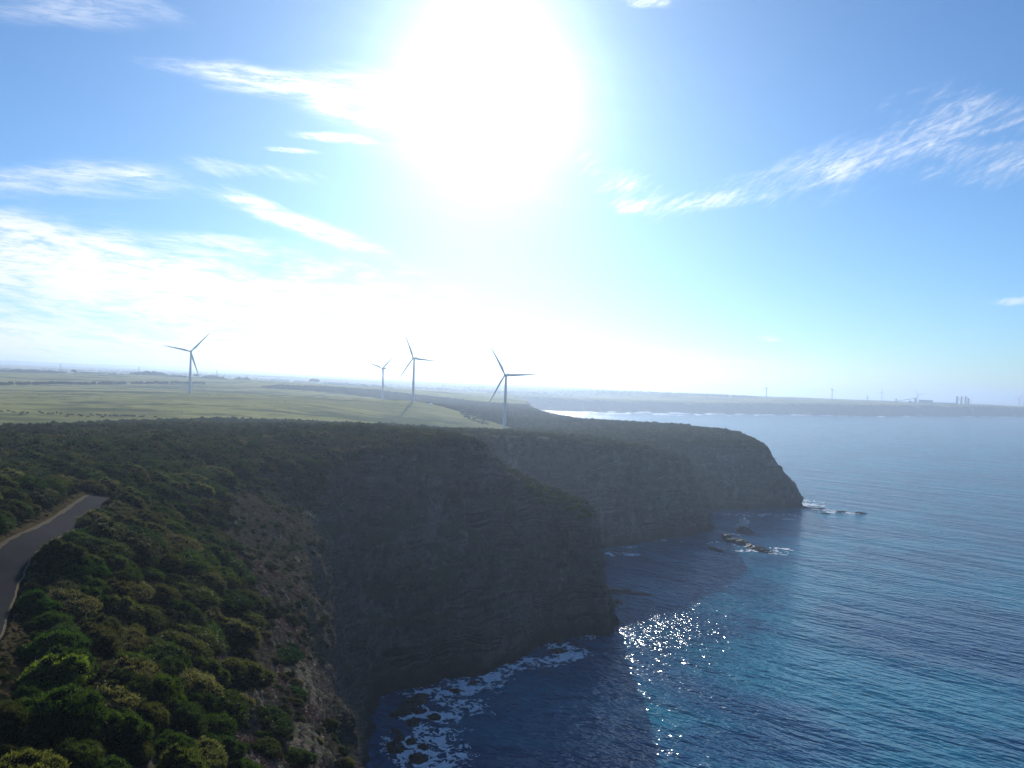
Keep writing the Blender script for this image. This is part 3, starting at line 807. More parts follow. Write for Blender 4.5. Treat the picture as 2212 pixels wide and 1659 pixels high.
# hand placed shrubs of the photograph: px, py of the base, half width m, height factor, tint, label
NAMED = [
    (170, 1250, 3.9, 1.1, (1.00, 1.56, .7), "bright green domed shrub on the seaward edge of the road"),
    (70, 1325, 2.7, 1.2, (0.90, 1.56, .7), "upright fresh green shrub at the left road edge"),
    (115, 1420, 3.9, 1.05, (0.95, 1.62, .7), "broad grass green shrub below the road bend at left"),
    (105, 1490, 3.4, .95, (1.70, 2.60, .6), "yellow green shrub, the palest one on the left slope"),
    (120, 1580, 4.2, 1.0, (1.10, 1.43, .7), "large green shrub below the yellow green shrub"),
    (40, 1690, 3.0, 1.1, (1.40, 1.62, .8), "green shrub cut by the bottom left corner"),
    (330, 1540, 3.8, 1.15, (1.50, 1.50, .6), "tall olive green shrub near the bottom of the slope"),
    (450, 1590, 3.4, 1.0, (1.30, 1.37, .6), "olive shrub right of the tall shrub near the bottom"),
    (212, 1128, 3.2, .8, (0.70, 1.31, .6), "dark green flat hedge like shrub at far end of road"),
    (190, 1165, 3.0, .8, (0.60, 1.31, .6), "deep green low shrub overhanging the road shadow"),
    (320, 1140, 4.6, 1.0, (1.25, 1.19, .8), "wide olive brown shrub right of the road end"),
    (275, 1085, 4.0, 1.0, (0.85, 1.12, .8), "dark shrub closing off the end of the road"),
    (350, 1230, 4.2, .85, (1.10, 1.12, .7), "spreading olive shrub mid slope right of road"),
    (250, 1300, 3.6, .9, (1.20, 1.12, .7), "brown olive shrub in the hollow below the road"),
    (615, 1425, 3.3, .6, (0.55, 1.25, .7), "smooth deep green mat shrub at the cliff edge"),
    (635, 1500, 2.2, .6, (0.70, 1.43, .8), "blue green low shrub below the smooth mat shrub"),
    (505, 1380, 3.0, .75, (0.80, 1.50, .6), "bright green wind combed shrub on the slope middle"),
    (748, 1655, 1.3, 1.1, (1.30, 1.43, .7), "small tufted shrub on the cliff lip at bottom"),
    (680, 1610, 1.2, .9, (1.20, 1.25, .7), "little olive bush amid reddish succulents"),
    (363, 1630, 2.6, .9, (1.3, 1.5, .7), "round olive shrub at the bottom edge between two larger bushes"),
    (232, 1030, 4.5, 1.1, (0.55, 1.00, .8), "big dark round shrub beyond the road end"),
    (170, 1035, 4.0, 1.0, (0.80, 1.06, .9), "dark spreading shrub left of the big round shrub"),
    (315, 1020, 4.4, 1.1, (0.60, 1.06, .8), "large dark shrub right of the big round shrub"),
]
named_xy = []
for px, py, hw, hf, tint, lab in NAMED:
    x, y, z = hit(px, py)
    named_xy.append((x, y, z, hw, hf, tint, lab))
NX = np.array([(n[0], n[1], n[3]) for n in named_xy])

def not_named(x, y):
    d = np.sqrt((x[:, None] - NX[None, :, 0]) ** 2 + (y[:, None] - NX[None, :, 1]) ** 2)
    return (d > NX[None, :, 2] * .8).all(1)

def landk(x, y): return in_poly(x, y, LAND_NEAR)
LAND_NEAR = [tuple(p) for p in crest[:, :2]][::2] + [(-3000, 2600), (-3000, -60)]

# tall scrub of the near slope and plateau
def keepA(x, y):
    k = landk(x, y)
    k &= seg_dist(x, y, ROAD) > np.where(y > 160, 1.2, np.where(x < np.interp(y, ROAD[:, 1], ROAD[:, 0]), 6.0, np.where(y < 126, 5.4, 3.6)))
    k &= ~in_poly(x, y, FIELD)
    tm = tan_mask(x, y)
    k &= rng.random(len(x)) > tm * .90
    k &= not_named(x, y)
    return k
def keepF(x, y):
    k = landk(x, y) & ~in_poly(x, y, FIELD)
    return k & (seg_dist(x, y, ROAD) > np.where(x < np.interp(y, ROAD[:, 1], ROAD[:, 0]), 5.2, 3.3))
def hwA(x, y):
    d = np.hypot(x, y)
    big = fbm(x / 30, y / 30, seed=90, octv=3)
    w = rng.uniform(1.0, 3.5, len(x)) * (1 + .4 * big)
    w *= np.where(rng.random(len(x)) > .9, 1.45, 1)
    w *= 1 - .45 * tan_mask(x, y)
    return np.clip(w, .7, 4.6)
def hfA(x, y): return rng.uniform(.8, 1.35, len(x)) * (1 - .25 * tan_mask(x, y))
x, y, w, f = scatter(26000, (R(-58), R(30)), (14, 330), keepA, hwA, hfA, True)
f = np.minimum(f, 3.6 / w); ok = thin(x, y, w, .46); x, y, w, f = x[ok], y[ok], w[ok], f[ok]
tm = tan_mask(x, y)
dirx = np.arctan2(np.full(len(x), -.55), np.full(len(x), .84))
st = np.where((y > 90) & (x > -95 - .0 * y) & (y < 310), rng.uniform(1.3, 2.3, len(x)), rng.uniform(1.0, 1.35, len(x)))
add_pts(x, y, w, f, st, dirx + rng.normal(0, .2, len(x)))
n_near = len(pts)
# low filler between the bushes
x, y, w, f = scatter(20000, (R(-58), R(30)), (14, 330), keepF, lambda a, b: rng.uniform(.6, 1.25, len(a)), lambda a, b: rng.uniform(.7, 1.1, len(a)), True)
tm = tan_mask(x, y); k = rng.random(len(x)) > tm * .6
add_pts(x[k], y[k], w[k], f[k])
# scrub further off, out to the pasture, on the points and in the band behind the pasture
def keepB(x, y):
    k = landk(x, y) & ~in_poly(x, y, FIELD)
    k &= (y < 1000) | in_poly(x, y, BAND)
    return k
def hwB(x, y): return rng.uniform(1.4, 3.4, len(x)) * (1 + .3 * fbm(x / 40, y / 40, seed=91, octv=2)) * np.where(rng.random(len(x)) > .95, 1.35, 1)
x, y, w, f = scatter(34000, (R(-44), R(34)), (330, 1000), keepB, hwB, lambda a, b: rng.uniform(.6, 1.4, len(a)), True)
f = np.minimum(f, 3.0 / w); ok = thin(x, y, w, .58); add_pts(x[ok], y[ok], w[ok], f[ok])
x, y, w, f = scatter(26000, (-680, 320), (1000, 2100), keepB, lambda a, b: rng.uniform(2.2, 4.2, len(a)), lambda a, b: rng.uniform(.8, 1.2, len(a)))
ok = thin(x, y, w, .6); add_pts(x[ok], y[ok], w[ok], f[ok])
# dark scrub patch and loose tussocks on the pasture
x, y, w, f = scatter(3000, (-120, 30), (900, 1300), lambda a, b: in_poly(a, b, PATCH), lambda a, b: rng.uniform(1.2, 2.6, len(a)), lambda a, b: rng.uniform(.5, .8, len(a)))
ok = thin(x, y, w, .7); add_pts(x[ok], y[ok], w[ok], f[ok])
x, y, w, f = scatter(9000, (-900, 0), (560, 1300), lambda a, b: in_poly(a, b, FIELD) & (fbm(a / 60, b / 45, seed=96, octv=3) + rng.normal(0, .12, len(a)) > .62), lambda a, b: rng.uniform(.5, 1.1, len(a)), lambda a, b: rng.uniform(.35, .6, len(a)))
add_pts(x, y, w, f)
# shrubs on the leaning upper faces of the cliffs
flat = (CL_F > .66) & (CL_F < .97) & (CL_N[..., 2] > .30) & (CL_V[..., 1] > 70) & (CL_V[..., 1] < 800)
idx = np.argwhere(flat); idx = idx[rng.random(len(idx)) < .075]
cv = CL_V[idx[:, 0], idx[:, 1]]; cf = CL_F[idx[:, 0], idx[:, 1]]
kk = (fbm(cv[:, 0] / 12, cv[:, 1] / 12, cv[:, 2] / 12, 66, 3) + (cf - .78) * 2.6 + rng.normal(0, .15, len(cv))) > 0
cv = cv[kk]
top = np.argwhere((CL_F > .80) & (CL_V[..., 1] > 255) & (CL_V[..., 1] < 1050)); top = top[rng.random(len(top)) < .05]
cv = np.concatenate([cv, CL_V[top[:, 0], top[:, 1]]])
for p in cv:
    pts.append([p[0], p[1], p[2] - .25, rng.uniform(.6, 1.7) * (1 if p[1] < 400 else 1.3), rng.uniform(.6, 1.0), rng.uniform(0, 6.28), 1.0])
# bright shrubs crowning the shoulder of the first headland
xs = rng.uniform(2, 38, 500); ys = rng.uniform(334, 366, 500); k = landk(xs, ys); xs, ys = xs[k], ys[k]; ws = rng.uniform(1.0, 2.0, len(xs))
ok = thin(xs, ys, ws, .55); add_pts(xs[ok], ys[ok], ws[ok], rng.uniform(.8, 1.2, len(ok)))
rl = catmull(ROAD[-40:], 2); hx = np.arange(len(rl))
for i in range(0, len(rl), 3):
    if rl[i, 1] < 137: continue
    tg_ = unit(rl[min(i + 1, len(rl) - 1)] - rl[max(i - 1, 0)])
    o_ = rng.uniform(1.9, 3.2); X_, Y_ = rl[i, 0] + tg_[1] * o_, rl[i, 1] - tg_[0] * o_
    pts.append([X_, Y_, float(ground(np.array([X_]), np.array([Y_]))[0]), rng.uniform(2.2, 3.2), rng.uniform(1.45, 1.8), rng.uniform(0, 6.28), 1.1])
pts = np.array(pts)

# which show largest
def screen(p):
    d = p[:, 1]; u = p[:, 0] / np.maximum(d, 1); v = (p[:, 2] + 1 - H) / np.maximum(d, 1)
    c, s = math.cos(ROLL), math.sin(ROLL)
    X, Y = u * F, -v * F
    return CX + X * c - Y * s, CY + X * s + Y * c
sx, sy = screen(pts)
inf = (sx > -60) & (sx < 2260) & (sy > 0) & (sy < 1720) & (pts[:, 1] > 20)
score = np.where(inf, pts[:, 3] / np.hypot(pts[:, 0], pts[:, 1]), 0)
N_IND = 276
ind = np.argsort(-score)[:N_IND]
isind = np.zeros(len(pts), bool); isind[ind] = True

def shrub_obj(x, y, z, hw, hf, rot, stretch, me, tint, label, group, name="coastal_shrub"):
    o = link(name, me, None, (x, y, z - .1))
    o.scale = (hw * stretch, hw, hw * hf); o.rotation_euler = (0, 0, rot); o.color = (tint[0], tint[1], tint[2], 1)
    tag(o, label, "shrub", group)
    s = link("stem", STEM_M, o)
    return o
for k, (x, y, z, hw, hf, tint, lab) in enumerate(named_xy):
    shrub_obj(x, y, z, hw, hf, rng.uniform(0, 6.28), 1.1, NEAR_M[k % 5], tint, lab, None)
for px, py in ((1150, 1045), (1165, 1062), (1180, 1052), (1195, 1066), (1205, 1060), (1212, 1078), (1222, 1068), (1236, 1076), (1240, 1090), (1250, 1086), (1262, 1096), (1140, 1048), (1228, 1094), (1188, 1078), (1270, 1106), (1256, 1110), (1172, 1078)):
    x, y, z = hit(px, py + 8, 250, 420); g_ = rng.uniform(.85, 1.2)
    shrub_obj(x, y, z, rng.uniform(1.5, 2.3), rng.uniform(.8, 1.2), rng.uniform(0, 6.28), 1.1, NEAR_M[rng.integers(5)], (1.5 * g_, 2.0 * g_, 1.0), "sunlit green shrub on the shoulder of the first headland above the sea", "shrubs on the shoulder of the first headland")  # raised tint puts the sunlit look into the leaf colour
tmi = tan_mask(pts[:, 0], pts[:, 1])
for i in ind:
    x, y, z, hw, hf, rot, stt = pts[i]
    seaw = x > np.interp(y, ROAD[:, 1], ROAD[:, 0])
    if tmi[i] > .35: lab, grp = "low wind pruned shrub in the pale turf along the cliff edge", "shrubs in the pale turf at the cliff edge"
    elif not seaw: lab, grp = "olive scrub bush on the landward side of the road", "scrub bushes landward of the road"
    elif y < 110: lab, grp = "rounded olive bush on the dark slope at the bottom left", "bushes on the slope at the bottom"
    else: lab, grp = "rounded brown green bush on the slope between road and cliff", "bushes on the slope between road and cliff"
    g_ = rng.uniform(.75, 1.5); 
    if y < 110: g_ *= 1.15
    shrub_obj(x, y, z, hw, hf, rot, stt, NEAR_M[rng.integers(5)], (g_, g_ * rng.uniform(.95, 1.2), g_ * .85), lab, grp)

# ------------------------------------------------------------------ masses too many to count: one instancer object each
def instancer(name, P, S_, Rz, protos, label, cat, tilt=None):
    me = bpy.data.meshes.new(name); me.from_pydata([tuple(p) for p in P], [], [])
    a = me.attributes.new('scl', 'FLOAT_VECTOR', 'POINT'); a.data.foreach_set('vector', np.asarray(S_, np.float32).ravel())
    r = np.zeros((len(P), 3)); r[:, 2] = Rz
    if tilt is not None: r[:, :2] = tilt
    a = me.attributes.new('rot', 'FLOAT_VECTOR', 'POINT'); a.data.foreach_set('vector', r.astype(np.float32).ravel())
    a = me.attributes.new('pid', 'INT', 'POINT'); a.data.foreach_set('value', rng.integers(0, len(protos), len(P)).astype(np.int32))
    o = link(name, me); tag(o, label, cat, None, 'stuff')
    ng = bpy.data.node_groups.new(name + "_nodes", 'GeometryNodeTree')
    ng.interface.new_socket("Geometry", in_out='INPUT', socket_type='NodeSocketGeometry')
    ng.interface.new_socket("Geometry", in_out='OUTPUT', socket_type='NodeSocketGeometry')
    n, l = ng.nodes, ng.links
    gi = n.new('NodeGroupInput'); go = n.new('NodeGroupOutput')
    join = n.new('GeometryNodeJoinGeometry')
    for pm in protos:
        po = bpy.data.objects.new("plant_source", pm)
        oi = n.new('GeometryNodeObjectInfo'); oi.inputs['Object'].default_value = po; oi.inputs['As Instance'].default_value = True
        l.new(oi.outputs['Geometry'], join.inputs[0])
    iop = n.new('GeometryNodeInstanceOnPoints'); iop.inputs['Pick Instance'].default_value = True
    m2p = n.new('GeometryNodeMeshToPoints')
    l.new(gi.outputs[0], m2p.inputs['Mesh']); l.new(m2p.outputs[0], iop.inputs['Points']); l.new(join.outputs[0], iop.inputs['Instance'])
    def na(nm, typ):
        q = n.new('GeometryNodeInputNamedAttribute'); q.data_type = typ; q.inputs['Name'].default_value = nm
        return [s for s in q.outputs if s.enabled and s.name == 'Attribute'][0]
    l.new(na('scl', 'FLOAT_VECTOR'), iop.inputs['Scale']); l.new(na('pid', 'INT'), iop.inputs['Instance Index'])
    e2r = n.new('FunctionNodeEulerToRotation'); l.new(na('rot', 'FLOAT_VECTOR'), e2r.inputs[0]); l.new(e2r.outputs[0], iop.inputs['Rotation'])
    l.new(iop.outputs[0], go.inputs[0])
    md = o.modifiers.new("scatter", 'NODES'); md.node_group = ng
    return o

rest = pts[~isind]
nearR = rest[:, 1] < 190
for sel, protos, nm, lab in ((nearR, NEAR_M, "slope_scrub", "dense low scrub filling the gaps between near bushes"), (~nearR, MID_M, "coastal_scrub", "unbroken dark scrub covering the plateau and the points")):
    q = rest[sel]
    sc = np.stack([q[:, 3] * q[:, 6], q[:, 3], q[:, 3] * q[:, 4]], 1)
    instancer(nm, q[:, :3] - np.array([0, 0, .1]), sc, q[:, 5], protos, lab, "scrub")

# turf tufts, succulents and dry verge grass
def tuft_mesh(name, seed, n, ln, wd, mat, flat=.5):
    g = np.random.default_rng(seed)
    d = unit(g.normal(0, 1, (n, 3)) * np.array([1, 1, .5]) + np.array([0, 0, flat]))
    d[:, 2] = np.abs(d[:, 2])
    P = d * g.uniform(.2, .8, (n, 1)) * np.array([1, 1, .6])
    V, Q = leaf_cloud(P, d, ln, wd, g)
    return mesh_np(name, V, Q, mat, False)
TUF = [tuft_mesh("turf_tuft", 400 + k, 90, .55, .16, M_tuft) for k in range(3)]
ICE = [tuft_mesh("succulent_tuft", 410 + k, 70, .42, .20, M_ice, .7) for k in range(3)]
DRY = [tuft_mesh("dry_grass_tuft", 420 + k, 60, 1.0, .08, M_dry, 1.2) for k in range(2)]
x = rng.uniform(-110, 20, 170000); y = rng.uniform(35, 310, 170000)
k = landk(x, y) & (rng.random(len(x)) < tan_mask(x, y)); x, y = x[k], y[k]
icem = (y < 165) & (fbm(x / 10, y / 14, seed=120, octv=3) + (150 - y) / 140 > .12)
for sel, pr, nm, lab in ((~icem, TUF, "cliff_turf", "pale dry turf and low herbs along the cliff edge"), (icem, ICE, "succulent_ground_cover", "reddish succulent ground cover on the slope near the cliff edge")):
    xs, ys = x[sel][:60000], y[sel][:60000]; s = rng.uniform(.28, .75, len(xs))
    instancer(nm, np.stack([xs, ys, ground(xs, ys) - .03], 1), np.stack([s, s, s * rng.uniform(.6, 1.1, len(xs))], 1), rng.uniform(0, 6.28, len(xs)), pr, lab, "ground cover")
s_ = rng.uniform(0, 1, 5200); li = (s_ * (len(ROAD) - 1)); i0 = np.minimum(li.astype(int), len(ROAD) - 2); fr = li - i0
base = ROAD[i0] * (1 - fr[:, None]) + ROAD[i0 + 1] * fr[:, None]; tgv = unit(ROAD[i0 + 1] - ROAD[i0])
off = np.where(rng.random(5200) > .5, 1, -1) * (2.75 + np.abs(rng.normal(0, .9, 5200)))
gx = base[:, 0] - tgv[:, 1] * off; gy = base[:, 1] + tgv[:, 0] * off; s = rng.uniform(.15, .42, 5200)
instancer("verge_grass", np.stack([gx, gy, ground(gx, gy)], 1), np.stack([s, s, s], 1), rng.uniform(0, 6.28, 5200), DRY, "dry straw coloured grass along both road shoulders", "grass")

# tussocks on cliff faces
idx = np.argwhere((CL_F > np.where(CL_V[..., 1] < 235, .35, .64)) & (CL_F < .985) & (CL_N[..., 2] > .22) & (CL_V[..., 1] > 70) & (CL_V[..., 1] < 420)); idx = idx[rng.random(len(idx)) < np.where(CL_V[idx[:, 0], idx[:, 1], 1] < 235, .9, .3)]
cv = CL_V[idx[:, 0], idx[:, 1]] + rng.normal(0, .25, (len(idx), 3)) * [1, 1, .2]
cf = CL_F[idx[:, 0], idx[:, 1]]
kk = fbm(cv[:, 0] / 8, cv[:, 1] / 8, cv[:, 2] / 8, 86, 3) + (cf - .6) * 1.6 + np.where(cv[:, 1] < 235, .5, 0) > 0; cv = cv[kk]
s = rng.uniform(.3, .7, len(cv))
instancer("cliff_face_herbs", cv, np.stack([s, s, s * .8], 1), rng.uniform(0, 6.28, len(cv)), TUF, "sparse dry herbs clinging to the upper cliff faces", "ground cover")

# ------------------------------------------------------------------ trees: windbreak row, lone trees, far woods
def tree_meshes(seed):
    crown = shrub_mesh("crown", seed, 24, 60, .2, .1, 1.0, M_tree, .36)
    t = MB().tube((0, 0, -.2), (0.02, 0, 1.0), .075, .045, 8).tube((0, 0, .55), (.35, .1, 1.25), .035, .015, 6).tube((0, 0, .6), (-.3, .2, 1.3), .035, .015, 6).tube((0, 0, .7), (.05, -.35, 1.35), .03, .012, 6)
    return crown, t.mesh("trunk", M_bark)
TREES = [tree_meshes(500 + k) for k in range(4)]
def tree(x, y, z, w, h, label, group, name="windbreak_tree"):
    e = empty(name, (x, y, z), rng.uniform(0, 6.28)); e.scale = (w, w, h / 1.9)
    tag(e, label, "tree", group)
    c, t = TREES[rng.integers(4)]
    link("trunk", t, e); link("crown", c, e, (0, 0, .8))
HEDGE = [(-20, 108), (140, 250), (275, 400), (405, 607), (612, 815), (840, 975), (988, 1077), (1125, 1225), (1240, 1440), (1460, 1615), (1650, 1750)]
blk = ["first", "second", "third", "fourth", "fifth", "sixth", "seventh", "eighth", "ninth", "tenth", "last"]
for bi, (a, b) in enumerate(HEDGE):
    n = max(3, int((b - a) / 15.5))
    for k in range(n):
        zx = a + (b - a) * (k + .5 + rng.uniform(-.2, .2)) / n
        px = zx * .252
        py = 669 + np.interp(zx, [0, 640, 1075, 1750], [672, 686, 693, 697]) * .252
        u, v = uv(px, py); d = 1430 + 420 * min(max(zx, 0) / 1750, 1)
        X, Y = u * d, d
        tree(X, Y, float(ground(np.array([X]), np.array([Y]))[0]) - .2, rng.uniform(3.2, 4.4), rng.uniform(8.5, 11), f"small dark tree in the {blk[bi]} clump from the left of the windbreak row", f"trees of windbreak clump {blk[bi]}")
for (px, py, d, w, h, lab) in ((159.5, 815, 2500, 9, 15, "lone dark tree on the pasture skyline at far left"), (398, 822, 2300, 7, 10, "lone tree beside the left turbine tower"), (296, 820, 2400, 5, 7, "tiny lone bush like tree on the upper pasture"),
                          (679, 834, 2900, 22, 20, "big round lone tree on the far fields right of the left turbine"), (423, 821, 2500, 10, 13, "round lone tree just right of the left turbine")):
    u, v = uv(px, py); X, Y = u * d, d
    tree(X, Y, float(ground(np.array([X]), np.array([Y]))[0]) - .3, w, h, lab, None, "lone_tree")
fw = []
def wood(px0, px1, py, d, n, dd, s0, s1):
    for _ in range(n):
        px = rng.uniform(px0, px1); dist = d + rng.uniform(-dd, dd); u, v = uv(px, py)
        X, Y = u * dist, dist
        e = 1 - .5 * abs((px - (px0 + px1) / 2) / ((px1 - px0) / 2)) ** 3
        fw.append((X, Y, float(Pz(np.array([X]), np.array([Y]))[0]) - 1, rng.uniform(s0, s1) * e))
wood(-30, 145, 806, 2750, 260, 160, 7, 13); wood(155, 225, 810, 2750, 70, 80, 5, 9); wood(225, 285, 812, 2800, 30, 60, 4, 7)
wood(282, 365, 815, 2700, 150, 110, 8, 14); wood(360, 400, 820, 2500, 40, 50, 5, 8); wood(434, 488, 823, 2500, 70, 60, 6, 11); wood(508, 541, 826, 2600, 40, 40, 6, 10)
wood(690, 850, 838, 3300, 120, 200, 5, 10); wood(560, 680, 832, 3600, 70, 200, 5, 9); wood(850, 1010, 842, 4000, 90, 300, 6, 10); wood(1010, 1200, 846, 4300, 110, 300, 6, 11)
wood(1200, 1480, 848, 5000, 160, 500, 7, 13); wood(1480, 1640, 856, 4600, 90, 120, 5, 10)
for _ in range(60):    # hedges and groves on the far plain
    a = rng.uniform(-.65, .28); r = rng.uniform(3600, 9500); x0, y0 = r * a, r; th = rng.normal(0, .5); L = rng.uniform(150, 700)
    if y0 > 4200 + 0 and x0 > 1500: continue
    for _ in range(int(L / 16)):
        q = rng.uniform(-.5, .5) * L; X, Y = x0 + q * math.cos(th) + rng.normal(0, 6), y0 + q * math.sin(th) + rng.normal(0, 6)
        fw.append((X, Y, float(Pz(np.array([X]), np.array([Y]))[0]), rng.uniform(4, 9)))
fw = np.array(fw); ok = in_poly(fw[:, 0], fw[:, 1], LAND); fw = fw[ok]
far_ok = ~((fw[:, 1] > 2700) & (seg_dist(fw[:, 0], fw[:, 1], FARCOAST) < 110)); fw = fw[far_ok]
FARTREE = [shrub_mesh("grove", 530 + k, 16, 40, .26, .15, .9, M_tree, .4) for k in range(3)]
instancer("far_woodland", fw[:, :3], np.stack([fw[:, 3] * 1.2, fw[:, 3] * 1.2, fw[:, 3] * .85], 1), rng.uniform(0, 6.28, len(fw)), FARTREE, "distant woods and hedges fading into haze on the plain", "woodland")

# ------------------------------------------------------------------ wind turbines
def blade_mesh(L):
    n = 16; V = []; st = []
    for t in np.linspace(0, 1, 26):
        r = 1.0 + t * (L - 1.0)
        ch = np.interp(t, [0, .06, .2, .5, .85, .97, 1], [1.9, 2.0, 3.3, 2.3, 1.15, .7, .15])
        th = np.interp(t, [0, .06, .2, .5, 1], [1.9, 1.8, .85, .42, .08])
        tw = R(np.interp(t, [0, .2, .6, 1], [22, 16, 5, 0])); off = np.interp(t, [0, .06, .2, 1], [0, 0, .5, .12])
        bend = -1.2 * t * t
        for k in range(n):
            a = 2 * math.pi * k / n
            x = math.cos(a) * ch / 2 + off; y = math.sin(a) * th / 2 * (1.0 if t < .1 else (.75 + .25 * math.cos(a)))
            V.append((x * math.cos(tw) - y * math.sin(tw), x * math.sin(tw) + y * math.cos(tw) + bend, r))
    Q = [[i * n + k, i * n + (k + 1) % n, (i + 1) * n + (k + 1) % n, (i + 1) * n + k] for i in range(25) for k in range(n)]
    Q.append([25 * n, 25 * n + 4, 25 * n + 8, 25 * n + 12])
    return mesh_np("blade", V, Q, M_white, True)
BL = blade_mesh(43.0)
HUBH = 69.0
def tower_mesh():
    return MB().lathe([(2.15, -1.5), (2.15, 0), (2.12, .1), (2.0, 20), (2.02, 20.2), (1.95, 20.4), (1.72, 44), (1.74, 44.2), (1.68, 44.4), (1.35, 66.6), (1.4, 66.7), (1.4, 67.2)], 32).mesh("tower", M_white, True)
TW = tower_mesh()
NAC = MB().box((0, 2.6, .35), (3.3, 9.6, 3.5), None, .5).box((0, 6.2, 2.4), (1.6, 2.2, .7), None, .15).tube((.7, 6.8, 2.6), (.7, 6.8, 4.0), .05).mesh("nacelle", M_white)
HUBM = MB().tube((0, 0, 0), (0, -1.6, 0), 1.55, 1.5, 20).tube((0, -1.6, 0), (0, -2.6, 0), 1.5, .7, 20).tube((0, -2.6, 0), (0, -3.0, 0), .7, .1, 20).mesh("hub", M_white, True)
DOOR = MB().box((0, 0, 1.15), (.95, .12, 2.1), None, .03).mesh("door", M_grey)
STEP = MB().box((0, 0, -.3), (1.6, 1.4, .2)).box((0, -.9, -.7), (1.6, .5, .2)).mesh("door_step", M_conc)
FOOT = MB().lathe([(4.2, -1.8), (4.2, -.1), (3.9, .12), (2.2, .2)], 32).mesh("foundation", M_conc)
def turbine(x, y, z, rz, phase, label, sc=1.0, rotor=1.0, near=True):
    e = empty("wind_turbine", (x, y, z)); e.scale = (sc,) * 3
    tag(e, label, "wind turbine", "wind turbines of the coastal wind farm")
    link("tower", TW, e)
    if near:
        link("foundation", FOOT, e); d = link("door", DOOR, e, (math.sin(rz) * 2.1, -math.cos(rz) * 2.1, .2)); d.rotation_euler = (0, 0, rz)
    nc = link("nacelle", NAC, e, (0, 0, HUBH - .4)); nc.rotation_euler = (0, 0, rz)
    hb = link("hub", HUBM, e); hb.rotation_euler = (R(-4), 0, rz); hb.location = (math.sin(rz) * 2.2, -math.cos(rz) * 2.2, HUBH)
    hb.scale = (rotor,) * 3
    for k in range(3):
        b = link("blade", BL, hb)
        # phase: counter-clockwise from the right as seen from the front
        b.rotation_euler = (0, R(90 - phase - 120 * k), 0); b.location = (0, -1.0, 0)
    return e
def facing(x, y): return math.atan2(x, -y) if False else -math.atan2(x, y)   # rotor axis to the origin
TUR = [(-8, 945, 2, -25, "white turbine nearest the cliff, tower base hidden by scrub"), (-158, 1182, -5, -33, "white turbine at the middle of the pasture casting a forked shadow"),
       (-279, 1593, 43, -38, "smallest white turbine behind the pasture edge, one blade hanging down"), (-533, 1221, 49, -5, "white turbine standing alone at left of the pasture")]
for x, y, ph, yaw, lab in TUR:
    z = float(ground(np.array([x]), np.array([y]))[0])
    turbine(x, y, z - .2, facing(x, y) + R(yaw), ph, lab)
def z8(x, y): return (1561 + x * .2943, 808.3 + y * .2943)
for zx, hubz, d, yaw, ph, rs, lab in ((322, 103, 3900, 62, 25, .75, "far turbine leftmost on the hazy shore"), (805, 110, 3950, 55, 80, .75, "far turbine second from left on the hazy shore"),
                            (1170, 130, 4700, -40, 88, .85, "far turbine left of the sloping conveyor on the hazy shore"), (1435, 147, 4800, -20, 2, .95, "far turbine in front of the long plant shed"), (2177, 180, 4900, 30, 52, 1.0, "far turbine right of the plant near the frame edge"),
                            (2213, 186, 5600, 20, 20, 1.0, "far turbine cut by the right frame edge")):
    u, v = uv(*z8(zx, hubz)); x, y = u * d, d
    hub = H + v * d
    turbine(x, y, hub - HUBH, facing(x, y) + R(yaw), ph, lab, 1.0, rs, False)
# transformer kiosk
x, y, _ = hit(1000 * .5575 + 1158 * .3025, 669 + 674 * .3025); x, y = -128.0, 1172.0
e = empty("transformer_kiosk", (x, y, float(ground(np.array([x]), np.array([y]))[0])), .2)
tag(e, "small white transformer cabin on the pasture beside the middle turbine", "kiosk")
MB().box((0, 0, 1.1), (5.0, 2.6, 2.4), None, .06).build("cabin_body", M_white, e)
MB().prism([(-2.75, 2.3), (2.75, 2.3), (2.75, 2.42), (0, 2.85), (-2.75, 2.42)], -1.5, 1.5).build("roof", M_roof, e)
for sx_ in (-1.1, 1.1): MB().box((sx_, -1.33, 1.05), (1.5, .06, 1.9)).build("door", M_grey, e)

# ------------------------------------------------------------------ lattice masts
def mast(px, d, h, label, top=.35):
    u, v = uv(px, 815); x, y = u * d, d
    z = float(Pz(np.array([x]), np.array([y]))[0])
    e = empty("lattice_mast", (x, y, z)); tag(e, label, "mast", "lattice masts on the far plain")
    b = MB(); w = h * .09
    lv = np.linspace(0, 1, 8)
    for sx_ in (-1, 1):
        for sy_ in (-1, 1): b.tube((sx_ * w, sy_ * w, 0), (sx_ * w * top, sy_ * w * top, h), .35, .22, 5)
    b.build("legs", M_steel, e)
    b = MB()
    for a, c in zip(lv, lv[1:]):
        wa, wc = w * (1 - a * (1 - top)), w * (1 - c * (1 - top))
        for s1 in (-1, 1):
            b.tube((-wa, s1 * wa, a * h), (wc, s1 * wc, c * h), .16, .16, 4); b.tube((wa, s1 * wa, a * h), (-wc, s1 * wc, c * h), .16, .16, 4)
            b.tube((s1 * wa, -wa, a * h), (s1 * wc, wc, c * h), .16, .16, 4)
    b.build("bracing", M_steel, e)
    MB().box((0, 0, h * .72), (h * .26, .5, .4)).box((0, 0, h * .86), (h * .20, .5, .4)).box((0, 0, h * .99), (h * .12, .5, .4)).build("cross_arms", M_steel, e)
mast(129.8, 3500, 42, "thin lattice mast on the skyline at far left"); mast(299.5, 3500, 42, "thin lattice mast above the woods left of the left turbine"); mast(468, 3700, 42, "faint lattice mast right of the left turbine")

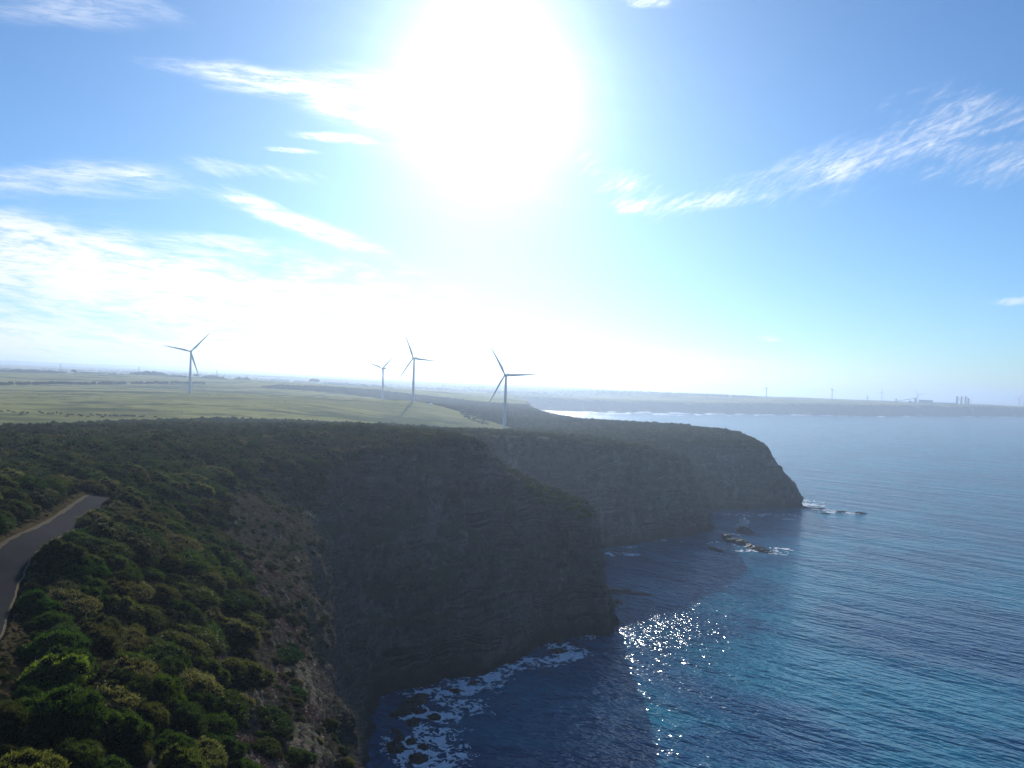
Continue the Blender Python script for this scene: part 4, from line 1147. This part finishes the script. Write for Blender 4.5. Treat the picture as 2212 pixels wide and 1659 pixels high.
# ------------------------------------------------------------------ smelter on the far headland
PD = 4900.0
def fp(zx, zy, d=PD):
    u, v = uv(*z8(zx, zy)); return u * d, d, H + v * d
def fac(name, zx, label, cat, d=PD):
    x, y, z = fp(zx, 205, d); z = float(Pz(np.array([x]), np.array([y]))[0])
    e = empty(name, (x, y, z), facing(x, y)); tag(e, label, cat); return e
px_m = PD / F * .2943      # metres per unit of z8
e = fac("storage_shed", 1492, "long flat roofed storage shed of the far plant", "shed")
MB().box((0, 0, 9), (90 * px_m, 40, 30)).build("wall", M_shed, e); MB().box((0, 0, 24.4), (92 * px_m, 42, .8)).build("roof", M_roof, e)
e = fac("transfer_tower", 1417, "square transfer tower at the left end of the shed", "tower")
MB().box((0, 0, 14), (13 * px_m, 10, 44)).build("wall", M_shed, e); MB().box((0, 0, 36.4), (14.5 * px_m, 11.5, .8)).build("roof", M_roof, e)
e = fac("conveyor_gallery", 1345, "long sloping conveyor gallery rising to the transfer tower", "conveyor")
MB().prism([(-75 * px_m, 6), (68 * px_m, 31), (68 * px_m, 35), (-75 * px_m, 10)], -2.2, 2.2).build("gallery", M_shed, e)
for t_ in (.2, .45, .7, .9):
    xx = (-75 + 143 * t_) * px_m; MB().tube((xx - 2, 0, -5), (xx, 0, 7 + 25 * t_), .7).tube((xx + 2, 0, -5), (xx, 0, 7 + 25 * t_), .7).build("trestle", M_steel, e)
e = fac("ore_stockpile_shed", 1378, "low tent shaped stockpile shed under the conveyor", "shed")
MB().prism([(-34 * px_m, -6), (34 * px_m, -6), (4 * px_m, 15), (-4 * px_m, 15)], -20, 20).build("roof", M_shed, e)
e = fac("process_hall", 1625, "very long low process hall between shed and silos", "hall")
MB().box((0, 0, 2), (172 * px_m, 30, 18)).build("wall", M_shed, e); MB().prism([(-86 * px_m, 11), (86 * px_m, 11), (86 * px_m, 11.6), (-86 * px_m, 11.6)], -16, 16).build("roof", M_roof, e)
e = fac("potline_building", 1900, "long low building right of the silo towers", "hall")
MB().box((0, 0, -2), (180 * px_m, 30, 16)).build("wall", M_shed, e); MB().prism([(-90 * px_m, 6), (90 * px_m, 3), (90 * px_m, 4.6), (-90 * px_m, 8)], -16, 16).build("roof", M_roof, e)
for zx, top, lab in ((1720, 160, "leftmost tall scrubber tower of the far plant"), (1752, 162, "second scrubber tower of the far plant"), (1783, 160, "third scrubber tower of the far plant"), (1803, 176, "shorter rightmost scrubber tower of the far plant")):
    e = fac("scrubber_tower", zx, lab, "tower"); e["group"] = "scrubber towers"
    ht = fp(zx, top)[2] - e.location.z
    MB().lathe([(6, -8), (6, ht * .55), (5, ht * .6), (5, ht - 2), (3.4, ht - 2), (3.4, ht)], 16).build("vessel", M_shed, e, True)
    MB().box((0, 0, ht * .62), (15, 13, 1.2)).box((0, 0, ht * .85), (13.5, 12, 1.2)).build("platform", M_steel, e)
    MB().tube((7, 0, ht * .9), (16, 2, ht * .45), 1.3).build("duct", M_steel, e)
e = fac("water_tower", 1274, "small water tower left of the conveyor", "water tower")
MB().lathe([(1, 12), (5, 16), (5, 23), (1, 25)], 16).build("tank", M_shed, e, True)
for sx_, sy_ in ((-3, -3), (3, -3), (-3, 3), (3, 3)): MB().tube((sx_ * 1.2, sy_ * 1.2, -8), (sx_, sy_, 17), .6).build("leg", M_steel, e)
mu = uv(*z8(1063, 190))
x, y = mu[0] * PD, PD
e = empty("lattice_pylon", (x, y, float(Pz(np.array([x]), np.array([y]))[0]))); tag(e, "lattice pylon between far turbines left of the plant", "pylon")
b = MB()
for sx_ in (-1, 1):
    for sy_ in (-1, 1): b.tube((sx_ * 6, sy_ * 6, -6), (sx_ * 1.2, sy_ * 1.2, 38), .9, .6, 5)
b.build("legs", M_steel, e)
MB().box((0, 0, 20), (16, 1.2, 1)).box((0, 0, 27), (13, 1.2, 1)).box((0, 0, 34), (9, 1.2, 1)).build("cross_arms", M_steel, e)
MB().tube((-5, -5, 2), (4, 4, 12), .5, .5, 5).tube((5, -5, 2), (-4, 4, 12), .5, .5, 5).tube((-3.6, 0, 14), (2.6, 0, 24), .5, .5, 5).tube((3.6, 0, 14), (-2.6, 0, 24), .5, .5, 5).build("bracing", M_steel, e)
# farm buildings on the plain
for k, (px, py, d, w, lab) in enumerate(((600, 827, 4200, 26, "tiny white farmhouse left of the small turbine"), (758, 837, 3900, 24, "white farm building on the plain behind the small turbine"), (955, 840, 4300, 60, "long pale farm shed right of the middle turbine"),
                                    (1010, 843, 4300, 40, "pale farm shed left of the cliff turbine"), (1160, 845, 4600, 50, "white roofed shed right of the cliff turbine"), (1120, 850, 4100, 36, "small shed low on the plain right of the cliff turbine"))):
    u, v = uv(px, py); x, y = u * d, d
    e = empty("farm_building", (x, y, float(Pz(np.array([x]), np.array([y]))[0])), rng.uniform(-.4, .4)); tag(e, lab, "farm building", "farm buildings on the far plain")
    MB().box((0, 0, 3), (w, 12, 8)).build("wall", M_roof, e)
    MB().prism([(-w / 2 - .6, 7), (w / 2 + .6, 7), (w / 2 - .5, 11), (-w / 2 + .5, 11)], -4, 4).build("roof", M_roof, e)

# ------------------------------------------------------------------ cattle
def cow_mesh(graze):
    v = [(0, 0, 1.05), (.45, 0, 1.12), (-.45, 0, 1.08), (.8, 0, 1.2), (-.78, 0, 1.15)]
    e = [(0, 1), (0, 2), (1, 3), (2, 4)]; r = [(.40, .42), (.38, .40), (.40, .42), (.28, .33), (.30, .32)]
    def add(p, par, rr): v.append(p); e.append((par, len(v) - 1)); r.append((rr, rr) if np.isscalar(rr) else rr); return len(v) - 1
    if graze: n1 = add((1.12, 0, .85), 3, .17); n2 = add((1.3, 0, .42), n1, .14); add((1.45, 0, .12), n2, .09)
    else: n1 = add((1.1, 0, 1.45), 3, .18); n2 = add((1.35, 0, 1.55), n1, .15); add((1.72, 0, 1.42), n2, .09)
    for s in (-1, 1):
        add((n2 and v[n2][0] - .02, s * .2, v[n2][2] + .1), n2, .04)
        a = add((.62, s * .2, .78), 3, .15); b = add((.64, s * .21, .42), a, .08); add((.62, s * .21, .02), b, .07)
        a = add((-.72, s * .22, .8), 4, .18); b = add((-.86, s * .22, .45), a, .09); add((-.78, s * .22, .02), b, .07)
    t1 = add((-1.02, 0, 1.2), 4, .05); add((-1.08, 0, .6), t1, .035)
    me = bpy.data.meshes.new("cow"); me.from_pydata(v, e, [])
    o = bpy.data.objects.new("cow_source", me); COL.objects.link(o)
    o.modifiers.new("skin", 'SKIN'); o.modifiers.new("sub", 'SUBSURF').levels = 1
    for sv, rr in zip(me.skin_vertices[0].data, r): sv.radius = rr
    me.skin_vertices[0].data[0].use_root = True
    dg = bpy.context.evaluated_depsgraph_get(); nm = bpy.data.meshes.new_from_object(o.evaluated_get(dg))
    bpy.data.objects.remove(o); nm.name = "cow"; nm.materials.clear(); nm.materials.append(M_cow)
    return nm
COW = [cow_mesh(True), cow_mesh(False)]
COWPX = [(8, 876), (75, 872), (115, 882), (180, 897), (190, 890), (235, 888), (340, 882), (365, 892), (415, 894), (450, 893), (485, 890), (520, 895), (570, 918), (585, 905), (618, 905), (682, 908), (697, 917), (755, 922), (783, 907),
         (838, 906), (860, 911), (878, 924), (902, 909), (945, 912), (975, 911), (990, 909), (1003, 914), (1043, 914), (1058, 912), (1085, 914), (1100, 914), (1130, 914), (1150, 912), (1205, 920), (1228, 919), (1333, 924)]
for i, (zx, zy) in enumerate(COWPX):
    x, y, z = hit(zx * .252, 669 + (zy + 6) * .252)
    o = link("cow", COW[i % 3 == 1], None, (x, y, z - .02)); o.rotation_euler = (0, 0, rng.uniform(-.6, .6) + (math.pi if i % 2 else 0)); o.scale = (1.15,) * 3
    tag(o, "black cow grazing on the pasture, one of the scattered herd behind the scrub", "cow", "black cattle grazing on the near pasture")

# ------------------------------------------------------------------ haze, sky, sun
SUN_U, SUN_V = uv(1050, 185)
sd = Vector((SUN_U, 1, SUN_V)).normalized()
EL = math.asin(sd.z); AZ = math.atan2(sd.x, sd.y)
sun = bpy.data.lights.new("sun", 'SUN'); sun.energy = 4.5; sun.angle = R(0.53); sun.color = (1.0, .97, .92)
so = bpy.data.objects.new("sun", sun); COL.objects.link(so)
so.rotation_euler = (-sd).to_track_quat('-Z', 'Y').to_euler()

def haze():
    bm = bmesh.new(); bmesh.ops.create_cube(bm, size=1)
    for v in bm.verts: v.co = Vector((v.co.x * 150000, v.co.y * 150000, -12 if v.co.z < 0 else 230))
    me = bpy.data.meshes.new("haze"); bm.to_mesh(me); bm.free()
    m = bpy.data.materials.new("haze_air"); m.use_nodes = True; m.node_tree.nodes.clear(); t = NT(m)
    out = t.n.new('ShaderNodeOutputMaterial'); p = t.n.new('ShaderNodeVolumePrincipled')
    p.inputs['Color'].default_value = (.64, .79, 1.0, 1); p.inputs['Density'].default_value = 1.6e-4; p.inputs['Anisotropy'].default_value = .58
    t.l.new(p.outputs[0], out.inputs['Volume']); me.materials.append(m)
    tag(link("haze", me), "thin sea haze lying over the coast", None, None, 'stuff')
haze()

def world():
    w = bpy.data.worlds.new("World"); S.world = w; w.use_nodes = True
    w.node_tree.nodes.clear(); t = NT(w)
    out = t.n.new('ShaderNodeOutputWorld'); bg = t.n.new('ShaderNodeBackground'); bg.inputs[1].default_value = 0.10
    sky = t.n.new('ShaderNodeTexSky'); sky.sky_type = 'NISHITA'; sky.sun_disc = False
    sky.sun_elevation = EL; sky.sun_rotation = AZ; sky.altitude = 100; sky.air_density = 1.0; sky.dust_density = 0.4; sky.ozone_density = 3.0
    g = t.new('ShaderNodeTexCoord').outputs['Generated']
    sp = t.n.new('ShaderNodeSeparateXYZ'); t.l.new(g, sp.inputs[0])
    yy = t.m('MAXIMUM', sp.outputs[1], .08)
    U = t.m('DIVIDE', sp.outputs[0], yy); V = t.m('DIVIDE', sp.outputs[2], yy)
    # thin high cloud in bands fixed in the sky
    def cloudspace(deg, sa, sb, scale, detail, rough, dist):
        c, s = math.cos(R(deg)), math.sin(R(deg))
        a = t.m('ADD', t.m('MULTIPLY', U, c * sa), t.m('MULTIPLY', V, s * sa)); b = t.m('ADD', t.m('MULTIPLY', U, -s * sb), t.m('MULTIPLY', V, c * sb))
        cv = t.n.new('ShaderNodeCombineXYZ'); t.l.new(a, cv.inputs[0]); t.l.new(b, cv.inputs[1])
        return t.noise(cv.outputs[0], scale, detail, rough, dist)
    nL = cloudspace(-8, 1.0, 5.0, 3.2, 8, .62, .35)     # left banks
    nD = cloudspace(-28, 1.0, 7.0, 5.0, 8, .65, .2)      # diagonal plume
    nR = cloudspace(24, 1.0, 5.0, 7.0, 9, .68, .4)       # right streamer
    nW = cloudspace(50, 2.0, 9.0, 9.0, 6, .6, .3)        # ripples in the streamer
    nRR = t.m('ADD', t.m('MULTIPLY', nR, .7), t.m('MULTIPLY', nW, .3))
    fineL = t.maprange(cloudspace(-5, 1.0, 6.0, 14.0, 6, .7, .3), .34, .60, .22, 1.0); fineR = t.maprange(cloudspace(28, 1.0, 4.5, 22.0, 7, .72, .5), .36, .62, .12, 1.0)
    dens = None
    CL = [  # px1,py1,px2,py2, half width px, strength, noise, threshold lo/hi
        (250, 128, 880, 225, 34, .9, nL, .34, .72), (640, 190, 900, 235, 60, .8, nL, .25, .7), (-80, 5, 400, 25, 45, .55, nL, .36, .75),
        (-150, 385, 400, 395, 42, .8, nL, .33, .66), (-100, 480, 330, 470, 45, .55, nL, .38, .68),
        (470, 415, 800, 540, 21, 1.0, nD, .22, .55), (340, 345, 720, 385, 22, .45, nD, .4, .7), (570, 320, 690, 330, 6, .6, nD, .3, .6), (630, 290, 810, 305, 10, .9, nD, .25, .55),
        (-400, 775, 1500, 800, 46, .9, nL, -.2, .5), (-300, 730, 900, 745, 50, .9, nL, .2, .6), (-250, 520, 420, 560, 62, 1.0, nL, .30, .58), (-250, 585, 760, 585, 48, .95, nL, .26, .56), (150, 640, 860, 640, 46, 1.0, nL, .18, .48), (-250, 680, 760, 690, 60, .8, nL, .26, .64), (60, 600, 560, 625, 26, 1.0, nL, .16, .46), (350, 520, 640, 545, 26, .8, nL, .3, .6),
        (750, 600, 825, 590, 10, .5, nL, .3, .6),
        (1500, 445, 2260, 235, 64, .58, nRR, .36, .76), (1720, 400, 2010, 300, 26, .62, nRR, .30, .70), (1900, 250, 2350, 230, 60, .55, nRR, .38, .68), (1420, 445, 1680, 425, 24, .7, nRR, .36, .64), (1950, 370, 2350, 330, 60, .45, nRR, .40, .68),
        (1230, 345, 1450, 450, 50, .7, nRR, .38, .66), (1320, 440, 1400, 445, 22, .8, nRR, .3, .6), (1350, 0, 1460, 12, 14, .6, nR, .35, .65), (2140, 655, 2260, 645, 9, .6, nR, .3, .6), (1640, 728, 1690, 734, 6, .6, nR, .3, .55)]
    for x1, y1, x2, y2, wd, stg, nz, lo, hi in CL:
        u1, v1 = uv(x1, y1); u2, v2 = uv(x2, y2)
        cu, cv = (u1 + u2) / 2, (v1 + v2) / 2; L = math.hypot(u2 - u1, v2 - v1); ca, sa = (u2 - u1) / L, (v2 - v1) / L
        a = t.m('MULTIPLY_ADD', U, ca * 2 / L, t.m('MULTIPLY_ADD', V, sa * 2 / L, -(cu * ca + cv * sa) * 2 / L))
        b = t.m('MULTIPLY_ADD', U, -sa * F / wd, t.m('MULTIPLY_ADD', V, ca * F / wd, -(-cu * sa + cv * ca) * F / wd))
        q = t.m('ADD', t.m('MULTIPLY', a, a), t.m('MULTIPLY', b, b))
        mask = t.m('POWER', 2.718, t.m('MULTIPLY', q, -.9))
        # threshold loosens in the middle of the band
        f = t.maprange(t.m('MULTIPLY_ADD', mask, .30, nz), lo + .22, hi + .25)
        f = t.m('MULTIPLY', t.m('MULTIPLY', f, t.maprange(mask, .04, .6)), stg)
        f = t.m('MULTIPLY', f, fineR if nz is nRR or nz is nR else fineL)
        dens = f if dens is None else t.m('SUBTRACT', t.m('ADD', dens, f), t.m('MULTIPLY', dens, f))
    # forward-scattered light round the sun
    dt = t.n.new('ShaderNodeVectorMath'); dt.operation = 'DOT_PRODUCT'; t.l.new(g, dt.inputs[0]); dt.inputs[1].default_value = sd
    ang = t.m('ARCCOSINE', t.m('MINIMUM', dt.outputs['Value'], .99999))
    ang = t.m('MULTIPLY', ang, t.m('MULTIPLY_ADD', nL, .36, .82))
    def gl(amp, deg, pw): return t.m('MULTIPLY', t.m('POWER', 2.718, t.m('MULTIPLY', t.m('POWER', t.m('DIVIDE', ang, R(deg)), pw), -1.0)), amp)
    glow = t.m('ADD', gl(18, 4.95, 1.6), gl(1.4, 14.0, 1.5))
    fwd = t.m('ADD', gl(10.0, 24.0, 1.5), 9.0)            # clouds brighten towards the sun
    cc = t.n.new('ShaderNodeCombineColor')
    t.l.new(fwd, cc.inputs[0]); t.l.new(t.m('MULTIPLY', fwd, 1.02), cc.inputs[1]); t.l.new(t.m('MULTIPLY', fwd, 1.06), cc.inputs[2])
    col = t.mix(t.m('MULTIPLY', dens, .92), t.mix(1.0, sky.outputs[0], rgb((.62, .92, 1.2)), 'MULTIPLY'), cc.outputs[0])
    gc = t.n.new('ShaderNodeCombineColor')
    t.l.new(t.m('MULTIPLY', glow, .97), gc.inputs[0]); t.l.new(glow, gc.inputs[1]); t.l.new(glow, gc.inputs[2])
    col = t.mix(1.0, col, gc.outputs[0], 'ADD')
    t.l.new(col, bg.inputs[0]); t.l.new(bg.outputs[0], out.inputs[0])
world()

# ------------------------------------------------------------------ render settings
S.view_settings.view_transform = 'Standard'; S.view_settings.look = 'None'; S.view_settings.gamma = 1.0
S.view_settings.use_curve_mapping = False; S.view_settings.exposure = 0.0
S.render.engine = 'CYCLES'
S.cycles.max_bounces = 5; S.cycles.diffuse_bounces = 2; S.cycles.glossy_bounces = 2; S.cycles.transmission_bounces = 2; S.cycles.volume_bounces = 0
S.cycles.sample_clamp_indirect = 4.0
S.cycles.use_denoising = True
